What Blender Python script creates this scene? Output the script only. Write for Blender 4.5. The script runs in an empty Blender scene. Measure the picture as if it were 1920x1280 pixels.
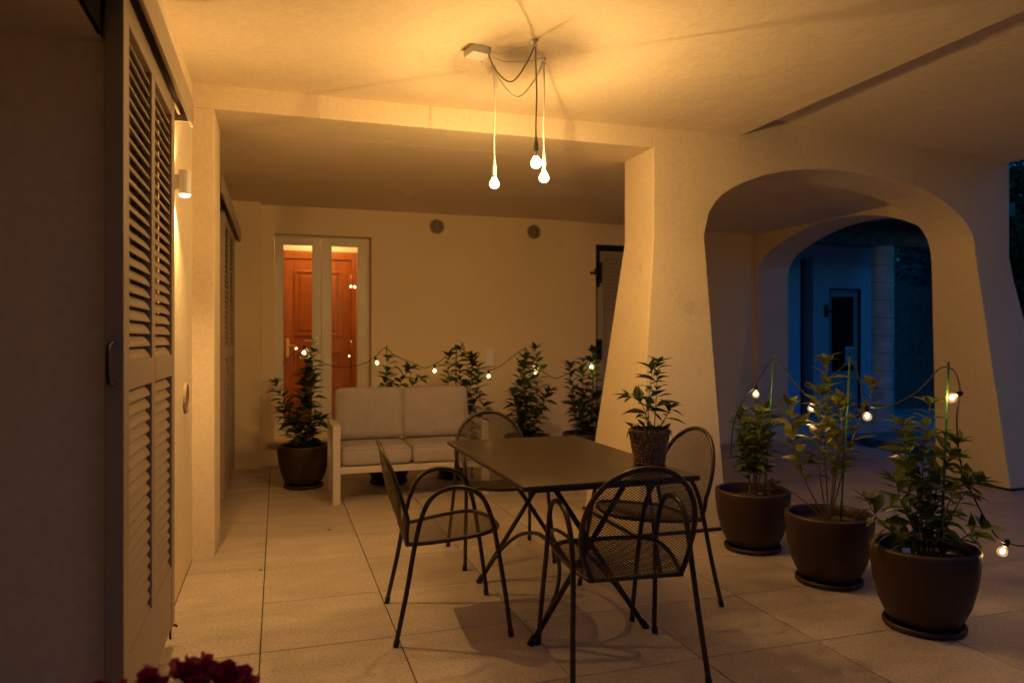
import bpy, bmesh, math, random
from mathutils import Vector, Matrix, Quaternion
R = math.radians
rnd = random.Random(7)
sc = bpy.context.scene

# ------------------------------------------------------------------ camera
cd = bpy.data.cameras.new('camera')
cam = bpy.data.objects.new('camera', cd)
sc.collection.objects.link(cam)
cam.location = (0, 0, 1.32)
YAW = math.atan(440 / 1384)
cam.rotation_euler = (R(90), 0, -YAW)
cd.sensor_width = 36
cd.lens = 1384 / 1920 * 36
cd.shift_y = -4 / 1920
cd.clip_end = 600
cd.dof.use_dof = True
cd.dof.focus_distance = 3.6
cd.dof.aperture_fstop = 2.0
sc.camera = cam

# ------------------------------------------------------------------ world: late dusk sky
w = bpy.data.worlds.new('World'); sc.world = w; w.use_nodes = True
nt = w.node_tree
bg = nt.nodes['Background']
sky = nt.nodes.new('ShaderNodeTexSky'); sky.sky_type = 'NISHITA'; sky.sun_disc = False
sky.sun_elevation = R(2.5); sky.sun_rotation = R(205)
wb = nt.nodes.new('ShaderNodeMix'); wb.data_type = 'RGBA'; wb.blend_type = 'MULTIPLY'
wb.inputs['Factor'].default_value = 1.0
wb.inputs['B'].default_value = (0.0, 0.66, 2.2, 1)      # tungsten white balance of the photograph
nt.links.new(sky.outputs[0], wb.inputs['A'])
nt.links.new(wb.outputs['Result'], bg.inputs['Color'])
bg.inputs['Strength'].default_value = 0.15

# ------------------------------------------------------------------ exposure / renderer
vs = sc.view_settings
vs.view_transform = 'Standard'; vs.look = 'None'; vs.exposure = 0.0; vs.gamma = 1.0
vs.use_curve_mapping = False
sc.render.engine = 'CYCLES'
cy = sc.cycles
cy.use_denoising = True
try: cy.denoiser = 'OPENIMAGEDENOISE'
except Exception: pass
cy.max_bounces = 10; cy.diffuse_bounces = 6; cy.glossy_bounces = 4
cy.transmission_bounces = 8; cy.transparent_max_bounces = 16
cy.caustics_reflective = False; cy.caustics_refractive = False
cy.sample_clamp_indirect = 4.0

# ------------------------------------------------------------------ materials
MAT = {}
def nodes_of(name):
    m = bpy.data.materials.new(name); m.use_nodes = True
    t = m.node_tree
    return m, t, t.nodes['Principled BSDF']
def mat(name, col, rough=0.6, metal=0.0, var=0.12, vscale=6.0, bump=0.0, bscale=200.0, stretch=(1, 1, 1),
        rand=0.0, rvar=0.1, coat=0.0, spec=0.5, detail=4.0, bdist=0.003, space='Position'):
    m, t, b = nodes_of(name)
    N, L = t.nodes, t.links
    geo = N.new('ShaderNodeNewGeometry') if space == 'Position' else N.new('ShaderNodeTexCoord')
    mp = N.new('ShaderNodeMapping'); mp.inputs['Scale'].default_value = stretch
    L.new(geo.outputs['Position' if space == 'Position' else 'Object'], mp.inputs['Vector'])
    nz = N.new('ShaderNodeTexNoise'); nz.inputs['Scale'].default_value = vscale; nz.inputs['Detail'].default_value = detail
    L.new(mp.outputs[0], nz.inputs['Vector'])
    mr = N.new('ShaderNodeMapRange'); mr.inputs['From Min'].default_value = 0.25; mr.inputs['From Max'].default_value = 0.75
    mr.inputs['To Min'].default_value = 1 - var; mr.inputs['To Max'].default_value = 1 + var
    L.new(nz.outputs['Fac'], mr.inputs['Value'])
    val = mr.outputs['Result']
    if rand:
        oi = N.new('ShaderNodeObjectInfo')
        r2 = N.new('ShaderNodeMapRange'); r2.inputs['To Min'].default_value = 1 - rand; r2.inputs['To Max'].default_value = 1 + rand
        L.new(oi.outputs['Random'], r2.inputs['Value'])
        mu = N.new('ShaderNodeMath'); mu.operation = 'MULTIPLY'
        L.new(val, mu.inputs[0]); L.new(r2.outputs['Result'], mu.inputs[1]); val = mu.outputs[0]
    vm = N.new('ShaderNodeVectorMath'); vm.operation = 'SCALE'; vm.inputs[0].default_value = col
    L.new(val, vm.inputs['Scale'])
    L.new(vm.outputs['Vector'], b.inputs['Base Color'])
    b.inputs['Metallic'].default_value = metal
    b.inputs['Specular IOR Level'].default_value = spec
    rr = N.new('ShaderNodeMapRange'); rr.inputs['To Min'].default_value = max(0.02, rough - rvar); rr.inputs['To Max'].default_value = min(1, rough + rvar)
    L.new(nz.outputs['Fac'], rr.inputs['Value']); L.new(rr.outputs['Result'], b.inputs['Roughness'])
    if coat: b.inputs['Coat Weight'].default_value = coat
    if bump:
        n2 = N.new('ShaderNodeTexNoise'); n2.inputs['Scale'].default_value = bscale; n2.inputs['Detail'].default_value = 3
        L.new(geo.outputs['Position' if space == 'Position' else 'Object'], n2.inputs['Vector'])
        bp = N.new('ShaderNodeBump'); bp.inputs['Strength'].default_value = bump; bp.inputs['Distance'].default_value = bdist
        L.new(n2.outputs['Fac'], bp.inputs['Height']); L.new(bp.outputs['Normal'], b.inputs['Normal'])
    MAT[name] = m
    return m
def emit(name, col, strength):
    m = bpy.data.materials.new(name); m.use_nodes = True
    t = m.node_tree; t.nodes.remove(t.nodes['Principled BSDF'])
    e = t.nodes.new('ShaderNodeEmission'); e.inputs['Color'].default_value = (*col, 1); e.inputs['Strength'].default_value = strength
    t.links.new(e.outputs[0], t.nodes['Material Output'].inputs['Surface'])
    MAT[name] = m
def glass(name, tint=(1, 1, 1), ior=1.5, rough=0.0):
    m = bpy.data.materials.new(name); m.use_nodes = True
    t = m.node_tree; t.nodes.remove(t.nodes['Principled BSDF'])
    N, L = t.nodes, t.links
    tr = N.new('ShaderNodeBsdfTransparent'); tr.inputs['Color'].default_value = (*tint, 1)
    gl = N.new('ShaderNodeBsdfGlossy'); gl.inputs['Roughness'].default_value = rough
    fr = N.new('ShaderNodeFresnel'); fr.inputs['IOR'].default_value = ior
    mx = N.new('ShaderNodeMixShader')
    L.new(fr.outputs[0], mx.inputs[0]); L.new(tr.outputs[0], mx.inputs[1]); L.new(gl.outputs[0], mx.inputs[2])
    L.new(mx.outputs[0], N['Material Output'].inputs['Surface'])
    MAT[name] = m

WARM = (1.0, 0.585, 0.195)
mat('stucco', (0.78, 0.66, 0.48), rough=0.92, var=0.05, vscale=1.6, bump=0.35, bscale=95, rvar=0.04, spec=0.2, bdist=0.004)
mat('stucco_smooth', (0.85, 0.70, 0.45), rough=0.9, var=0.04, vscale=1.2, bump=0.22, bscale=120, rvar=0.04, spec=0.2, bdist=0.003)
mat('hall_paint', (0.80, 0.74, 0.60), rough=0.8, var=0.02, rvar=0.03)
mat('tile', (0.46, 0.385, 0.315), rough=0.56, var=0.17, vscale=2.6, stretch=(1.0, 2.6, 1), rand=0.11, bump=0.12, bscale=60, rvar=0.10, detail=9, bdist=0.002)
mat('grout', (0.05, 0.042, 0.035), rough=0.95)
mat('ground', (0.30, 0.29, 0.27), rough=0.9, var=0.25, vscale=1.5, bump=0.2, bscale=40)
mat('concrete', (0.55, 0.52, 0.47), rough=0.9, var=0.18, vscale=5, bump=0.3, bscale=50)
mat('rough_render', (0.15, 0.145, 0.14), rough=0.95, var=0.4, vscale=9, bump=0.6, bscale=45, bdist=0.01)
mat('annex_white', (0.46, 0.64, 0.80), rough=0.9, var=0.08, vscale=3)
mat('dark_matte', (0.02, 0.016, 0.012), rough=1.0, spec=0.0, rvar=0)
mat('dark_base', (0.02, 0.02, 0.02), rough=0.7)
mat('shutter', (0.33, 0.255, 0.19), rough=0.5, var=0.05, vscale=8, rvar=0.05)
mat('shutter_light', (0.46, 0.385, 0.30), rough=0.55, var=0.05, vscale=8, rvar=0.05)
mat('track', (0.40, 0.32, 0.24), rough=0.42, var=0.04, metal=0.2)
mat('black_iron', (0.012, 0.012, 0.012), rough=0.5, metal=0.3)
mat('chair_metal', (0.052, 0.036, 0.024), rough=0.40, metal=0.45, var=0.15, vscale=30, rvar=0.06)
mat('table_metal', (0.050, 0.032, 0.016), rough=0.38, metal=0.25, var=0.12, vscale=5, bump=0.06, bscale=400, rvar=0.08, bdist=0.0006)
mat('rubber', (0.012, 0.012, 0.012), rough=0.7)
mat('white_upvc', (0.82, 0.74, 0.60), rough=0.42, var=0.03, rvar=0.04)
mat('box_white', (0.90, 0.87, 0.82), rough=0.4, var=0.02)
mat('white_plastic', (0.78, 0.76, 0.72), rough=0.4, var=0.02, rvar=0.04)
mat('vent_plastic', (0.36, 0.27, 0.19), rough=0.6, var=0.05)
mat('brass', (0.72, 0.48, 0.16), rough=0.28, metal=0.9)
mat('steel', (0.62, 0.60, 0.56), rough=0.3, metal=0.8)
mat('stone_sill', (0.40, 0.37, 0.33), rough=0.6, var=0.2, vscale=12)
mat('sofa_frame', (0.60, 0.53, 0.46), rough=0.45, var=0.03, rvar=0.05)
mat('sofa_fabric', (0.41, 0.365, 0.36), rough=0.95, var=0.06, vscale=9, bump=0.4, bscale=700, bdist=0.001, spec=0.15)
mat('piping', (0.34, 0.28, 0.26), rough=0.95)
mat('pot', (0.036, 0.014, 0.008), rough=0.5, var=0.18, vscale=7, bump=0.08, bscale=150, rvar=0.08)
mat('soil', (0.035, 0.023, 0.015), rough=1.0, var=0.5, vscale=60, bump=1.0, bscale=90, bdist=0.01)
mat('stem', (0.16, 0.105, 0.05), rough=0.7, var=0.2, vscale=40)
mat('stem_green', (0.07, 0.10, 0.03), rough=0.6, var=0.2, vscale=40)
mat('stake', (0.045, 0.14, 0.035), rough=0.45, var=0.1, vscale=30)
mat('cord_black', (0.015, 0.013, 0.012), rough=0.6)
mat('cord_grey', (0.22, 0.20, 0.17), rough=0.5)
mat('cord_white', (0.72, 0.68, 0.60), rough=0.5)
mat('pebble', (0.34, 0.21, 0.12), rough=0.55, var=0.55, vscale=70, rvar=0.15)
mat('basket', (0.24, 0.14, 0.07), rough=0.8)
mat('petal', (0.36, 0.006, 0.06), rough=0.6, var=0.2, vscale=25)
mat('terracotta', (0.33, 0.13, 0.06), rough=0.8, var=0.15)
mat('sign_white', (0.66, 0.70, 0.74), rough=0.5)
mat('sign_dark', (0.03, 0.04, 0.08), rough=0.5)
mat('sign_blue', (0.05, 0.16, 0.5), rough=0.5)
mat('bark', (0.07, 0.05, 0.035), rough=0.95, var=0.3, vscale=20, bump=0.8, bscale=25, bdist=0.02)
mat('dry_leaf', (0.10, 0.045, 0.02), rough=0.8, rand=0.4)
mat('annex_door', (0.36, 0.42, 0.46), rough=0.5)
glass('pane', (0.97, 0.97, 0.95))
mat('dark_glass', (0.01, 0.012, 0.015), rough=0.08)
emit('bulb_core', WARM, 13800)
def glow_glass(name, col, strength):
    emit(name, col, strength); t = MAT[name].node_tree; N, L = t.nodes, t.links
    e = [n for n in N if n.type == 'EMISSION'][0]
    tr = N.new('ShaderNodeBsdfTransparent'); ad = N.new('ShaderNodeAddShader')
    L.new(e.outputs[0], ad.inputs[0]); L.new(tr.outputs[0], ad.inputs[1]); L.new(ad.outputs[0], N['Material Output'].inputs['Surface'])
glow_glass('bulb_glow', (1.0, 0.62, 0.30), 5.0)
glow_glass('bulb_glass', (1.0, 0.56, 0.22), 0.32)
emit('filament', (1.0, 0.56, 0.20), 250)
emit('lamp_glow', (1.0, 0.60, 0.26), 25)
emit('hall_glow', (1.0, 0.56, 0.20), 120)

def speckle(name, amt, scale):
    t = MAT[name].node_tree; N, L = t.nodes, t.links; b = N['Principled BSDF']
    src = b.inputs['Base Color'].links[0].from_socket
    g = N.new('ShaderNodeNewGeometry'); nz = N.new('ShaderNodeTexNoise'); nz.inputs['Scale'].default_value = scale; nz.inputs['Detail'].default_value = 3
    L.new(g.outputs['Position'], nz.inputs['Vector'])
    mr = N.new('ShaderNodeMapRange'); mr.inputs['From Min'].default_value = .3; mr.inputs['From Max'].default_value = .7
    mr.inputs['To Min'].default_value = 1 - amt; mr.inputs['To Max'].default_value = 1 + amt
    L.new(nz.outputs['Fac'], mr.inputs['Value'])
    v = N.new('ShaderNodeVectorMath'); v.operation = 'SCALE'; L.new(src, v.inputs[0]); L.new(mr.outputs['Result'], v.inputs['Scale'])
    L.new(v.outputs['Vector'], b.inputs['Base Color'])
speckle('tile', .22, 75)
speckle('stucco', .05, 40)
def relief(name, scale, dist, stain):
    t = MAT[name].node_tree; N, L = t.nodes, t.links; b = N['Principled BSDF']
    g = N.new('ShaderNodeNewGeometry'); nz = N.new('ShaderNodeTexNoise'); nz.inputs['Scale'].default_value = scale; nz.inputs['Detail'].default_value = 5; nz.inputs['Distortion'].default_value = .8
    L.new(g.outputs['Position'], nz.inputs['Vector'])
    bp = N.new('ShaderNodeBump'); bp.inputs['Strength'].default_value = .5; bp.inputs['Distance'].default_value = dist
    L.new(nz.outputs['Fac'], bp.inputs['Height']); old = b.inputs['Normal'].links[0].from_node
    L.new(bp.outputs['Normal'], old.inputs['Normal'])
    n2 = N.new('ShaderNodeTexNoise'); n2.inputs['Scale'].default_value = 3.1; n2.inputs['Detail'].default_value = 10; n2.inputs['Roughness'].default_value = .72
    L.new(g.outputs['Position'], n2.inputs['Vector'])
    mr = N.new('ShaderNodeMapRange'); mr.inputs['From Min'].default_value = .60; mr.inputs['From Max'].default_value = .72; mr.inputs['To Min'].default_value = 1; mr.inputs['To Max'].default_value = 1 - stain
    L.new(n2.outputs['Fac'], mr.inputs['Value'])
    src = b.inputs['Base Color'].links[0].from_socket; v = N.new('ShaderNodeVectorMath'); v.operation = 'SCALE'
    L.new(src, v.inputs[0]); L.new(mr.outputs['Result'], v.inputs['Scale']); L.new(v.outputs['Vector'], b.inputs['Base Color'])
relief('sofa_fabric', 8.0, .02, .06); relief('tile', 4.0, .0012, .22); relief('stucco', 7.0, .012, .14); relief('stucco_smooth', 5.0, .008, .10)
def wood(name, c1, c2):
    m, t, b = nodes_of(name); N, L = t.nodes, t.links
    g = N.new('ShaderNodeNewGeometry'); mp = N.new('ShaderNodeMapping'); mp.inputs['Scale'].default_value = (14, 14, 0.9)
    L.new(g.outputs['Position'], mp.inputs['Vector'])
    nz = N.new('ShaderNodeTexNoise'); nz.inputs['Scale'].default_value = 2.4; nz.inputs['Detail'].default_value = 8; nz.inputs['Distortion'].default_value = 0.6
    L.new(mp.outputs[0], nz.inputs['Vector'])
    cr = N.new('ShaderNodeValToRGB'); cr.color_ramp.elements[0].color = (*c1, 1); cr.color_ramp.elements[1].color = (*c2, 1)
    cr.color_ramp.elements[0].position = 0.3; cr.color_ramp.elements[1].position = 0.72
    L.new(nz.outputs['Fac'], cr.inputs[0]); L.new(cr.outputs[0], b.inputs['Base Color'])
    b.inputs['Roughness'].default_value = 0.38
    MAT[name] = m
wood('door_wood', (0.21, 0.052, 0.006), (0.37, 0.105, 0.014))

def leaf_mat(name, dark, light, trans=0.35):
    m, t, b = nodes_of(name); N, L = t.nodes, t.links
    oi = N.new('ShaderNodeObjectInfo')
    cr = N.new('ShaderNodeValToRGB'); cr.color_ramp.elements[0].color = (*dark, 1); cr.color_ramp.elements[1].color = (*light, 1)
    e = cr.color_ramp.elements.new(0.7); e.color = tuple(0.65 * d + 0.35 * l for d, l in zip(dark, light)) + (1,)
    L.new(oi.outputs['Random'], cr.inputs[0])
    L.new(cr.outputs[0], b.inputs['Base Color'])
    b.inputs['Roughness'].default_value = 0.36
    tl = N.new('ShaderNodeBsdfTranslucent'); L.new(cr.outputs[0], tl.inputs['Color'])
    mx = N.new('ShaderNodeMixShader'); mx.inputs[0].default_value = trans
    L.new(b.outputs[0], mx.inputs[1]); L.new(tl.outputs[0], mx.inputs[2])
    L.new(mx.outputs[0], N['Material Output'].inputs['Surface'])
    MAT[name] = m
leaf_mat('leaf_dark', (0.028, 0.060, 0.014), (0.075, 0.13, 0.028))
leaf_mat('leaf_yellow', (0.10, 0.125, 0.022), (0.26, 0.23, 0.04))
leaf_mat('leaf_mid', (0.055, 0.092, 0.018), (0.17, 0.19, 0.035))
leaf_mat('tree_leaf', (0.030, 0.065, 0.020), (0.05, 0.10, 0.03), 0.3)

# ------------------------------------------------------------------ mesh helpers
class MB:
    def __init__(s): s.v = []; s.f = []
    def add(s, vs, fs):
        o = len(s.v); s.v += [tuple(p) for p in vs]; s.f += [tuple(i + o for i in f) for f in fs]
    def box(s, x0, x1, y0, y1, z0, z1, M=None):
        vs = [Vector((x, y, z)) for z in (z0, z1) for y in (y0, y1) for x in (x0, x1)]
        if M: vs = [M @ p for p in vs]
        s.add(vs, [(0, 2, 3, 1), (4, 5, 7, 6), (0, 1, 5, 4), (2, 6, 7, 3), (0, 4, 6, 2), (1, 3, 7, 5)])
    def tube(s, pts, r, n=10, closed=False, caps=True):
        pts = [Vector(p) for p in pts]; N = len(pts)
        rr = r if isinstance(r, (list, tuple)) else [r] * N
        tang = []
        for i in range(N):
            if closed: d = pts[(i + 1) % N] - pts[i - 1]
            else: d = pts[min(i + 1, N - 1)] - pts[max(i - 1, 0)]
            tang.append(d.normalized() if d.length > 1e-9 else Vector((0, 0, 1)))
        up = Vector((0, 0, 1)) if abs(tang[0].z) < 0.9 else Vector((1, 0, 0))
        u = (up - tang[0] * up.dot(tang[0])).normalized()
        o = len(s.v)
        for i in range(N):
            if i:
                u = u - tang[i] * u.dot(tang[i])
                u = u.normalized() if u.length > 1e-6 else tang[i].orthogonal().normalized()
            w_ = tang[i].cross(u)
            for k in range(n):
                a = 2 * math.pi * k / n
                s.v.append(tuple(pts[i] + (u * math.cos(a) + w_ * math.sin(a)) * rr[i]))
        for i in range(N if closed else N - 1):
            j = (i + 1) % N
            for k in range(n):
                k2 = (k + 1) % n
                s.f.append((o + i * n + k, o + i * n + k2, o + j * n + k2, o + j * n + k))
        if caps and not closed:
            s.f.append(tuple(o + k for k in range(n - 1, -1, -1)))
            s.f.append(tuple(o + (N - 1) * n + k for k in range(n)))
    def lathe(s, prof, n=40, c=(0, 0, 0), close=False):
        o = len(s.v); m = len(prof)
        for r_, z in prof:
            for k in range(n):
                a = 2 * math.pi * k / n
                s.v.append((c[0] + r_ * math.cos(a), c[1] + r_ * math.sin(a), c[2] + z))
        for i in range(m - 1 + (1 if close else 0)):
            j = (i + 1) % m
            for k in range(n):
                k2 = (k + 1) % n
                s.f.append((o + i * n + k, o + i * n + k2, o + j * n + k2, o + j * n + k))
        if not close:
            s.f.append(tuple(o + k for k in range(n - 1, -1, -1)))
            s.f.append(tuple(o + (m - 1) * n + k for k in range(n)))
    def ball(s, c, r_, nu=12, nv=8, sc_=(1, 1, 1)):
        o = len(s.v)
        s.v.append((c[0], c[1], c[2] - r_ * sc_[2]))
        for i in range(1, nv):
            t = -math.pi / 2 + math.pi * i / nv
            for k in range(nu):
                a = 2 * math.pi * k / nu
                s.v.append((c[0] + r_ * sc_[0] * math.cos(t) * math.cos(a), c[1] + r_ * sc_[1] * math.cos(t) * math.sin(a), c[2] + r_ * sc_[2] * math.sin(t)))
        s.v.append((c[0], c[1], c[2] + r_ * sc_[2])); top = len(s.v) - 1
        for k in range(nu):
            s.f.append((o, o + 1 + (k + 1) % nu, o + 1 + k))
            s.f.append((top, o + 1 + (nv - 2) * nu + k, o + 1 + (nv - 2) * nu + (k + 1) % nu))
        for i in range(nv - 2):
            for k in range(nu):
                k2 = (k + 1) % nu
                s.f.append((o + 1 + i * nu + k, o + 1 + i * nu + k2, o + 1 + (i + 1) * nu + k2, o + 1 + (i + 1) * nu + k))
    def mesh(s, name, m=None, smooth=False, fix=True):
        me = bpy.data.meshes.new(name)
        me.from_pydata(s.v, [], s.f); me.validate()
        if fix:
            b = bmesh.new(); b.from_mesh(me); bmesh.ops.recalc_face_normals(b, faces=b.faces); b.to_mesh(me); b.free()
        if m: me.materials.append(MAT[m])
        if smooth:
            me.polygons.foreach_set('use_smooth', [True] * len(me.polygons))
        me.update()
        return me
    def build(s, name, m, parent=None, smooth=False, bevel=0, loc=None, seg=2, fix=True):
        return link(name, s.mesh(name, m, smooth, fix), parent, loc, bevel, seg)
def link(name, me, parent=None, loc=None, bevel=0, seg=2):
    o = bpy.data.objects.new(name, me); sc.collection.objects.link(o)
    if parent: o.parent = parent
    if loc is not None: o.location = loc
    if bevel:
        md = o.modifiers.new('bevel', 'BEVEL'); md.width = bevel; md.segments = seg; md.limit_method = 'ANGLE'; md.angle_limit = R(35)
    return o
def tag(o, label=None, cat=None, group=None, kind=None):
    if label: o['label'] = label
    if cat: o['category'] = cat
    if group: o['group'] = group
    if kind: o['kind'] = kind
    return o
def empty(name, loc, label, cat, group=None, rz=0):
    o = bpy.data.objects.new(name, None); sc.collection.objects.link(o)
    o.location = loc; o.rotation_euler = (0, 0, rz); o.empty_display_size = 0.1
    return tag(o, label, cat, group)
def copy_tree(o, parent=None):
    c = o.copy(); sc.collection.objects.link(c)
    if parent: c.parent = parent
    for ch in list(o.children): copy_tree(ch, c)
    return c
def spline(pts, k=8, closed=False):
    P = [Vector(p) for p in pts]; n = len(P); out = []
    rng = n if closed else n - 1
    for i in range(rng):
        if closed: a, b, c, d = P[i - 1], P[i], P[(i + 1) % n], P[(i + 2) % n]
        else: a, b, c, d = P[max(i - 1, 0)], P[i], P[i + 1], P[min(i + 2, n - 1)]
        for j in range(k):
            t = j / k
            out.append(0.5 * ((2 * b) + (c - a) * t + (2 * a - 5 * b + 4 * c - d) * t * t + (3 * b - a - 3 * c + d) * t ** 3))
    if not closed: out.append(P[-1])
    return out
def wall_grid(mb, axis, pos, th, ub, zb, holes):
    def P(u, z, d): return (u, pos + d, z) if axis == 'Y' else (pos - d, u, z)
    nu, nz = len(ub) - 1, len(zb) - 1
    solid = lambda i, j: 0 <= i < nu and 0 <= j < nz and (i, j) not in holes
    for i in range(nu):
        for j in range(nz):
            if not solid(i, j): continue
            u0, u1, z0, z1 = ub[i], ub[i + 1], zb[j], zb[j + 1]
            for d in (0, th): mb.add([P(u0, z0, d), P(u1, z0, d), P(u1, z1, d), P(u0, z1, d)], [(0, 1, 2, 3)])
            for (di, dj, a, b) in ((-1, 0, (u0, z0), (u0, z1)), (1, 0, (u1, z0), (u1, z1)), (0, -1, (u0, z0), (u1, z0)), (0, 1, (u0, z1), (u1, z1))):
                if not solid(i + di, j + dj):
                    mb.add([P(*a, 0), P(*b, 0), P(*b, th), P(*a, th)], [(0, 1, 2, 3)])
def weld(o, d=0.0005):
    b = bmesh.new(); b.from_mesh(o.data); bmesh.ops.remove_doubles(b, verts=b.verts, dist=d)
    bmesh.ops.recalc_face_normals(b, faces=b.faces); b.to_mesh(o.data); b.free()

# ================================================================== THE SETTING
WX = -0.49          # house side wall
Y1 = 4.83           # plane of the front arch
YB = 8.11           # back wall
ZU, ZL = 2.865, 2.72

# ---- terrace floor: grout bed + single tiles
m = MB(); m.box(-0.6, 7.55, -2.6, YB - .002, -0.08, -0.006)
floor = tag(m.build('terrace_floor', 'grout'), kind='structure')
m = MB()
a_, b_, g_ = 0.5, 0.4955, 0.0
m.add([(-a_, -a_, -0.02), (a_, -a_, -0.02), (a_, a_, -0.02), (-a_, a_, -0.02),
       (-a_, -a_, -0.0018), (a_, -a_, -0.0018), (a_, a_, -0.0018), (-a_, a_, -0.0018),
       (-b_, -b_, 0), (b_, -b_, 0), (b_, b_, 0), (-b_, b_, 0)],
      [(0, 3, 2, 1), (0, 1, 5, 4), (1, 2, 6, 5), (2, 3, 7, 6), (3, 0, 4, 7), (4, 5, 9, 8), (5, 6, 10, 9), (6, 7, 11, 10), (7, 4, 8, 11), (8, 9, 10, 11)])
tile_me = m.mesh('tile', 'tile')
xs = [WX + 0.002] + [-0.069 + 0.581 * k for k in range(13)]
ys = [-2.184 + 0.608 * k for k in range(17)] + [YB - 0.002]
for i in range(len(xs) - 1):
    for j in range(len(ys) - 1):
        sx, sy = xs[i + 1] - xs[i] - 0.005, ys[j + 1] - ys[j] - 0.005
        o = link('tile', tile_me, floor, ((xs[i] + xs[i + 1]) / 2, (ys[j] + ys[j + 1]) / 2, rnd.uniform(-0.0006, 0.0006)))
        o.scale = (sx, sy, 1)
# ---- the ground all round
m = MB(); m.box(-120, 120, -120, 120, -0.5, -0.085)
tag(m.build('ground', 'ground'), kind='structure')
m = MB(); m.box(7.55, 16.0, -2.0, 8.5, -0.085, -0.012)
m.box(6.36, 7.55, YB - .001, 8.5, -0.085, -0.012)
tag(m.build('courtyard_paving', 'ground'), kind='structure')
m = MB(); m.box(6.36, 14.0, 8.5, 12.5, -0.085, 0.095)
tag(m.build('courtyard_step', 'concrete', bevel=0.008), kind='structure')

# ---- the house
house = empty('house', (0, 0, 0), 'cream stucco house with covered terrace, arches and louvred shutters', 'house')
m = MB(); wall_grid(m, 'X', WX, 0.5, [-2.6, 1.15, 2.46, YB], [-0.02, 2.2, 3.2], {(1, 0)})
tag(m.build('side_wall', 'stucco', house))
DX0, DX1, DZ0, DZ1 = -0.03, 0.975, 0.25, 2.43
SX0, SX1, SZ1 = 3.63, 4.90, 2.455
m = MB(); wall_grid(m, 'Y', YB, 0.35, [-0.99, DX0, DX1, SX0, SX1, 6.34], [-0.02, 0.06, DZ0, DZ1, SZ1, 3.2], {(1, 2), (1, 3 - 0) if False else (1, 2), (3, 1), (3, 2), (3, 3)})
m.build('back_wall', 'stucco_smooth', house)
m = MB(); m.box(WX - 0.01, -0.16, 7.97, YB + 0.01, -0.01, ZL + 0.02); m.build('wall_chase', 'stucco_smooth', house, bevel=0.006)
m = MB(); m.box(WX - 0.02, -0.365, Y1, 5.30, -0.01, ZL); m.build('pilaster', 'stucco', house, bevel=0.008)
m = MB(); m.box(WX - 0.02, 2.62, Y1, 5.30, ZL, 3.15); m.build('beam', 'stucco', house, bevel=0.004)
m = MB(); m.box(WX - 0.02, 3.35, -1.0, Y1, ZU, 3.15); m.build('ceiling', 'stucco', house)
m = MB()
m.add([(3.35, -1, 3.035), (6.10, -1, 2.862), (6.10, Y1, 2.862), (3.35, Y1, 3.035), (3.35, -1, 3.15), (6.10, -1, 3.10), (6.10, Y1, 3.10), (3.35, Y1, 3.15)],
      [(0, 1, 2, 3), (4, 7, 6, 5), (0, 4, 5, 1), (1, 5, 6, 2), (2, 6, 7, 3), (3, 7, 4, 0)])
m.build('raised_ceiling', 'stucco', house)
m = MB()
x0, x1, x2 = WX - 0.02, 3.05, 6.34
m.add([(x0, 5.30, ZL), (x1, 5.30, ZL), (x2, 5.30, 2.652), (x0, YB, ZL), (x1, YB, ZL), (x2, YB, 2.652),
       (x0, 5.30, 3.1), (x1, 5.30, 3.1), (x2, 5.30, 3.1), (x0, YB, 3.1), (x1, YB, 3.1), (x2, YB, 3.1)],
      [(0, 1, 4, 3), (1, 2, 5, 4), (6, 9, 10, 7), (7, 10, 11, 8), (0, 6, 7, 1), (1, 7, 8, 2), (3, 4, 10, 9), (4, 5, 11, 10), (0, 3, 9, 6), (2, 8, 11, 5)])
m.build('lower_ceiling', 'stucco', house)
m = MB(); m.box(-1.2, 6.5, -1.1, 9.6, 3.2, 3.42); m.build('roof', 'concrete', house)  # unseen cover slab over the ceilings, put in to block sky light

# ---- front arch with outward-leaning feet
ARCH = [(3.05, 2.08), (3.056, 2.14), (3.085, 2.264), (3.14, 2.345), (3.205, 2.411), (3.30, 2.468), (3.402, 2.517), (3.57, 2.578), (3.76, 2.627), (4.0, 2.66), (4.251, 2.672),
        (4.45, 2.664), (4.627, 2.645), (4.83, 2.622), (5.017, 2.59), (5.19, 2.545), (5.331, 2.488), (5.45, 2.425), (5.553, 2.355), (5.62, 2.29), (5.672, 2.215), (5.698, 2.13), (5.708, 2.03)]
def tt(z, top): return max(0.0, (top - z) / top)
def yf(x, z): return Y1 - (0.40 * tt(z, 2.08) if x < 4.3 else 0.02 * tt(z, 2.0))
def yb(x, z): return 5.30 if x < 4.3 else 5.285 + 0.29 * tt(z, 2.0)
def xl_out(z): return 2.62 - 0.345 * tt(z, 2.08)
def xl_in(z): return 3.05 - 0.07 * tt(z, 2.08)
def xr_in(z): return 5.708 + 0.375 * tt(z, 2.03)
def xr_out(z): return 6.10 + 0.68 * tt(z, 1.98)
m = MB()
def quad2(p):   # p: 4 (x,z): front and back faces
    m.add([(x, yf(x, z), z) for x, z in p], [(0, 1, 2, 3)])
    m.add([(x, yb(x, z), z) for x, z in p], [(3, 2, 1, 0)])
def side(p):    # list of (x,z): lateral surface
    for (x, z), (x_, z_) in zip(p[:-1], p[1:]):
        m.add([(x, yf(x, z), z), (x_, yf(x_, z_), z_), (x_, yb(x_, z_), z_), (x, yb(x, z), z)], [(0, 1, 2, 3)])
ZT = 3.2
zsL = [-0.01] + [2.08 * k / 10 for k in range(1, 11)]
zsR = [-0.01] + [2.03 * k / 10 for k in range(1, 11)]
for z0, z1 in zip(zsL[:-1], zsL[1:]): quad2([(xl_out(z0), z0), (xl_in(z0), z0), (xl_in(z1), z1), (xl_out(z1), z1)])
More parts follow.
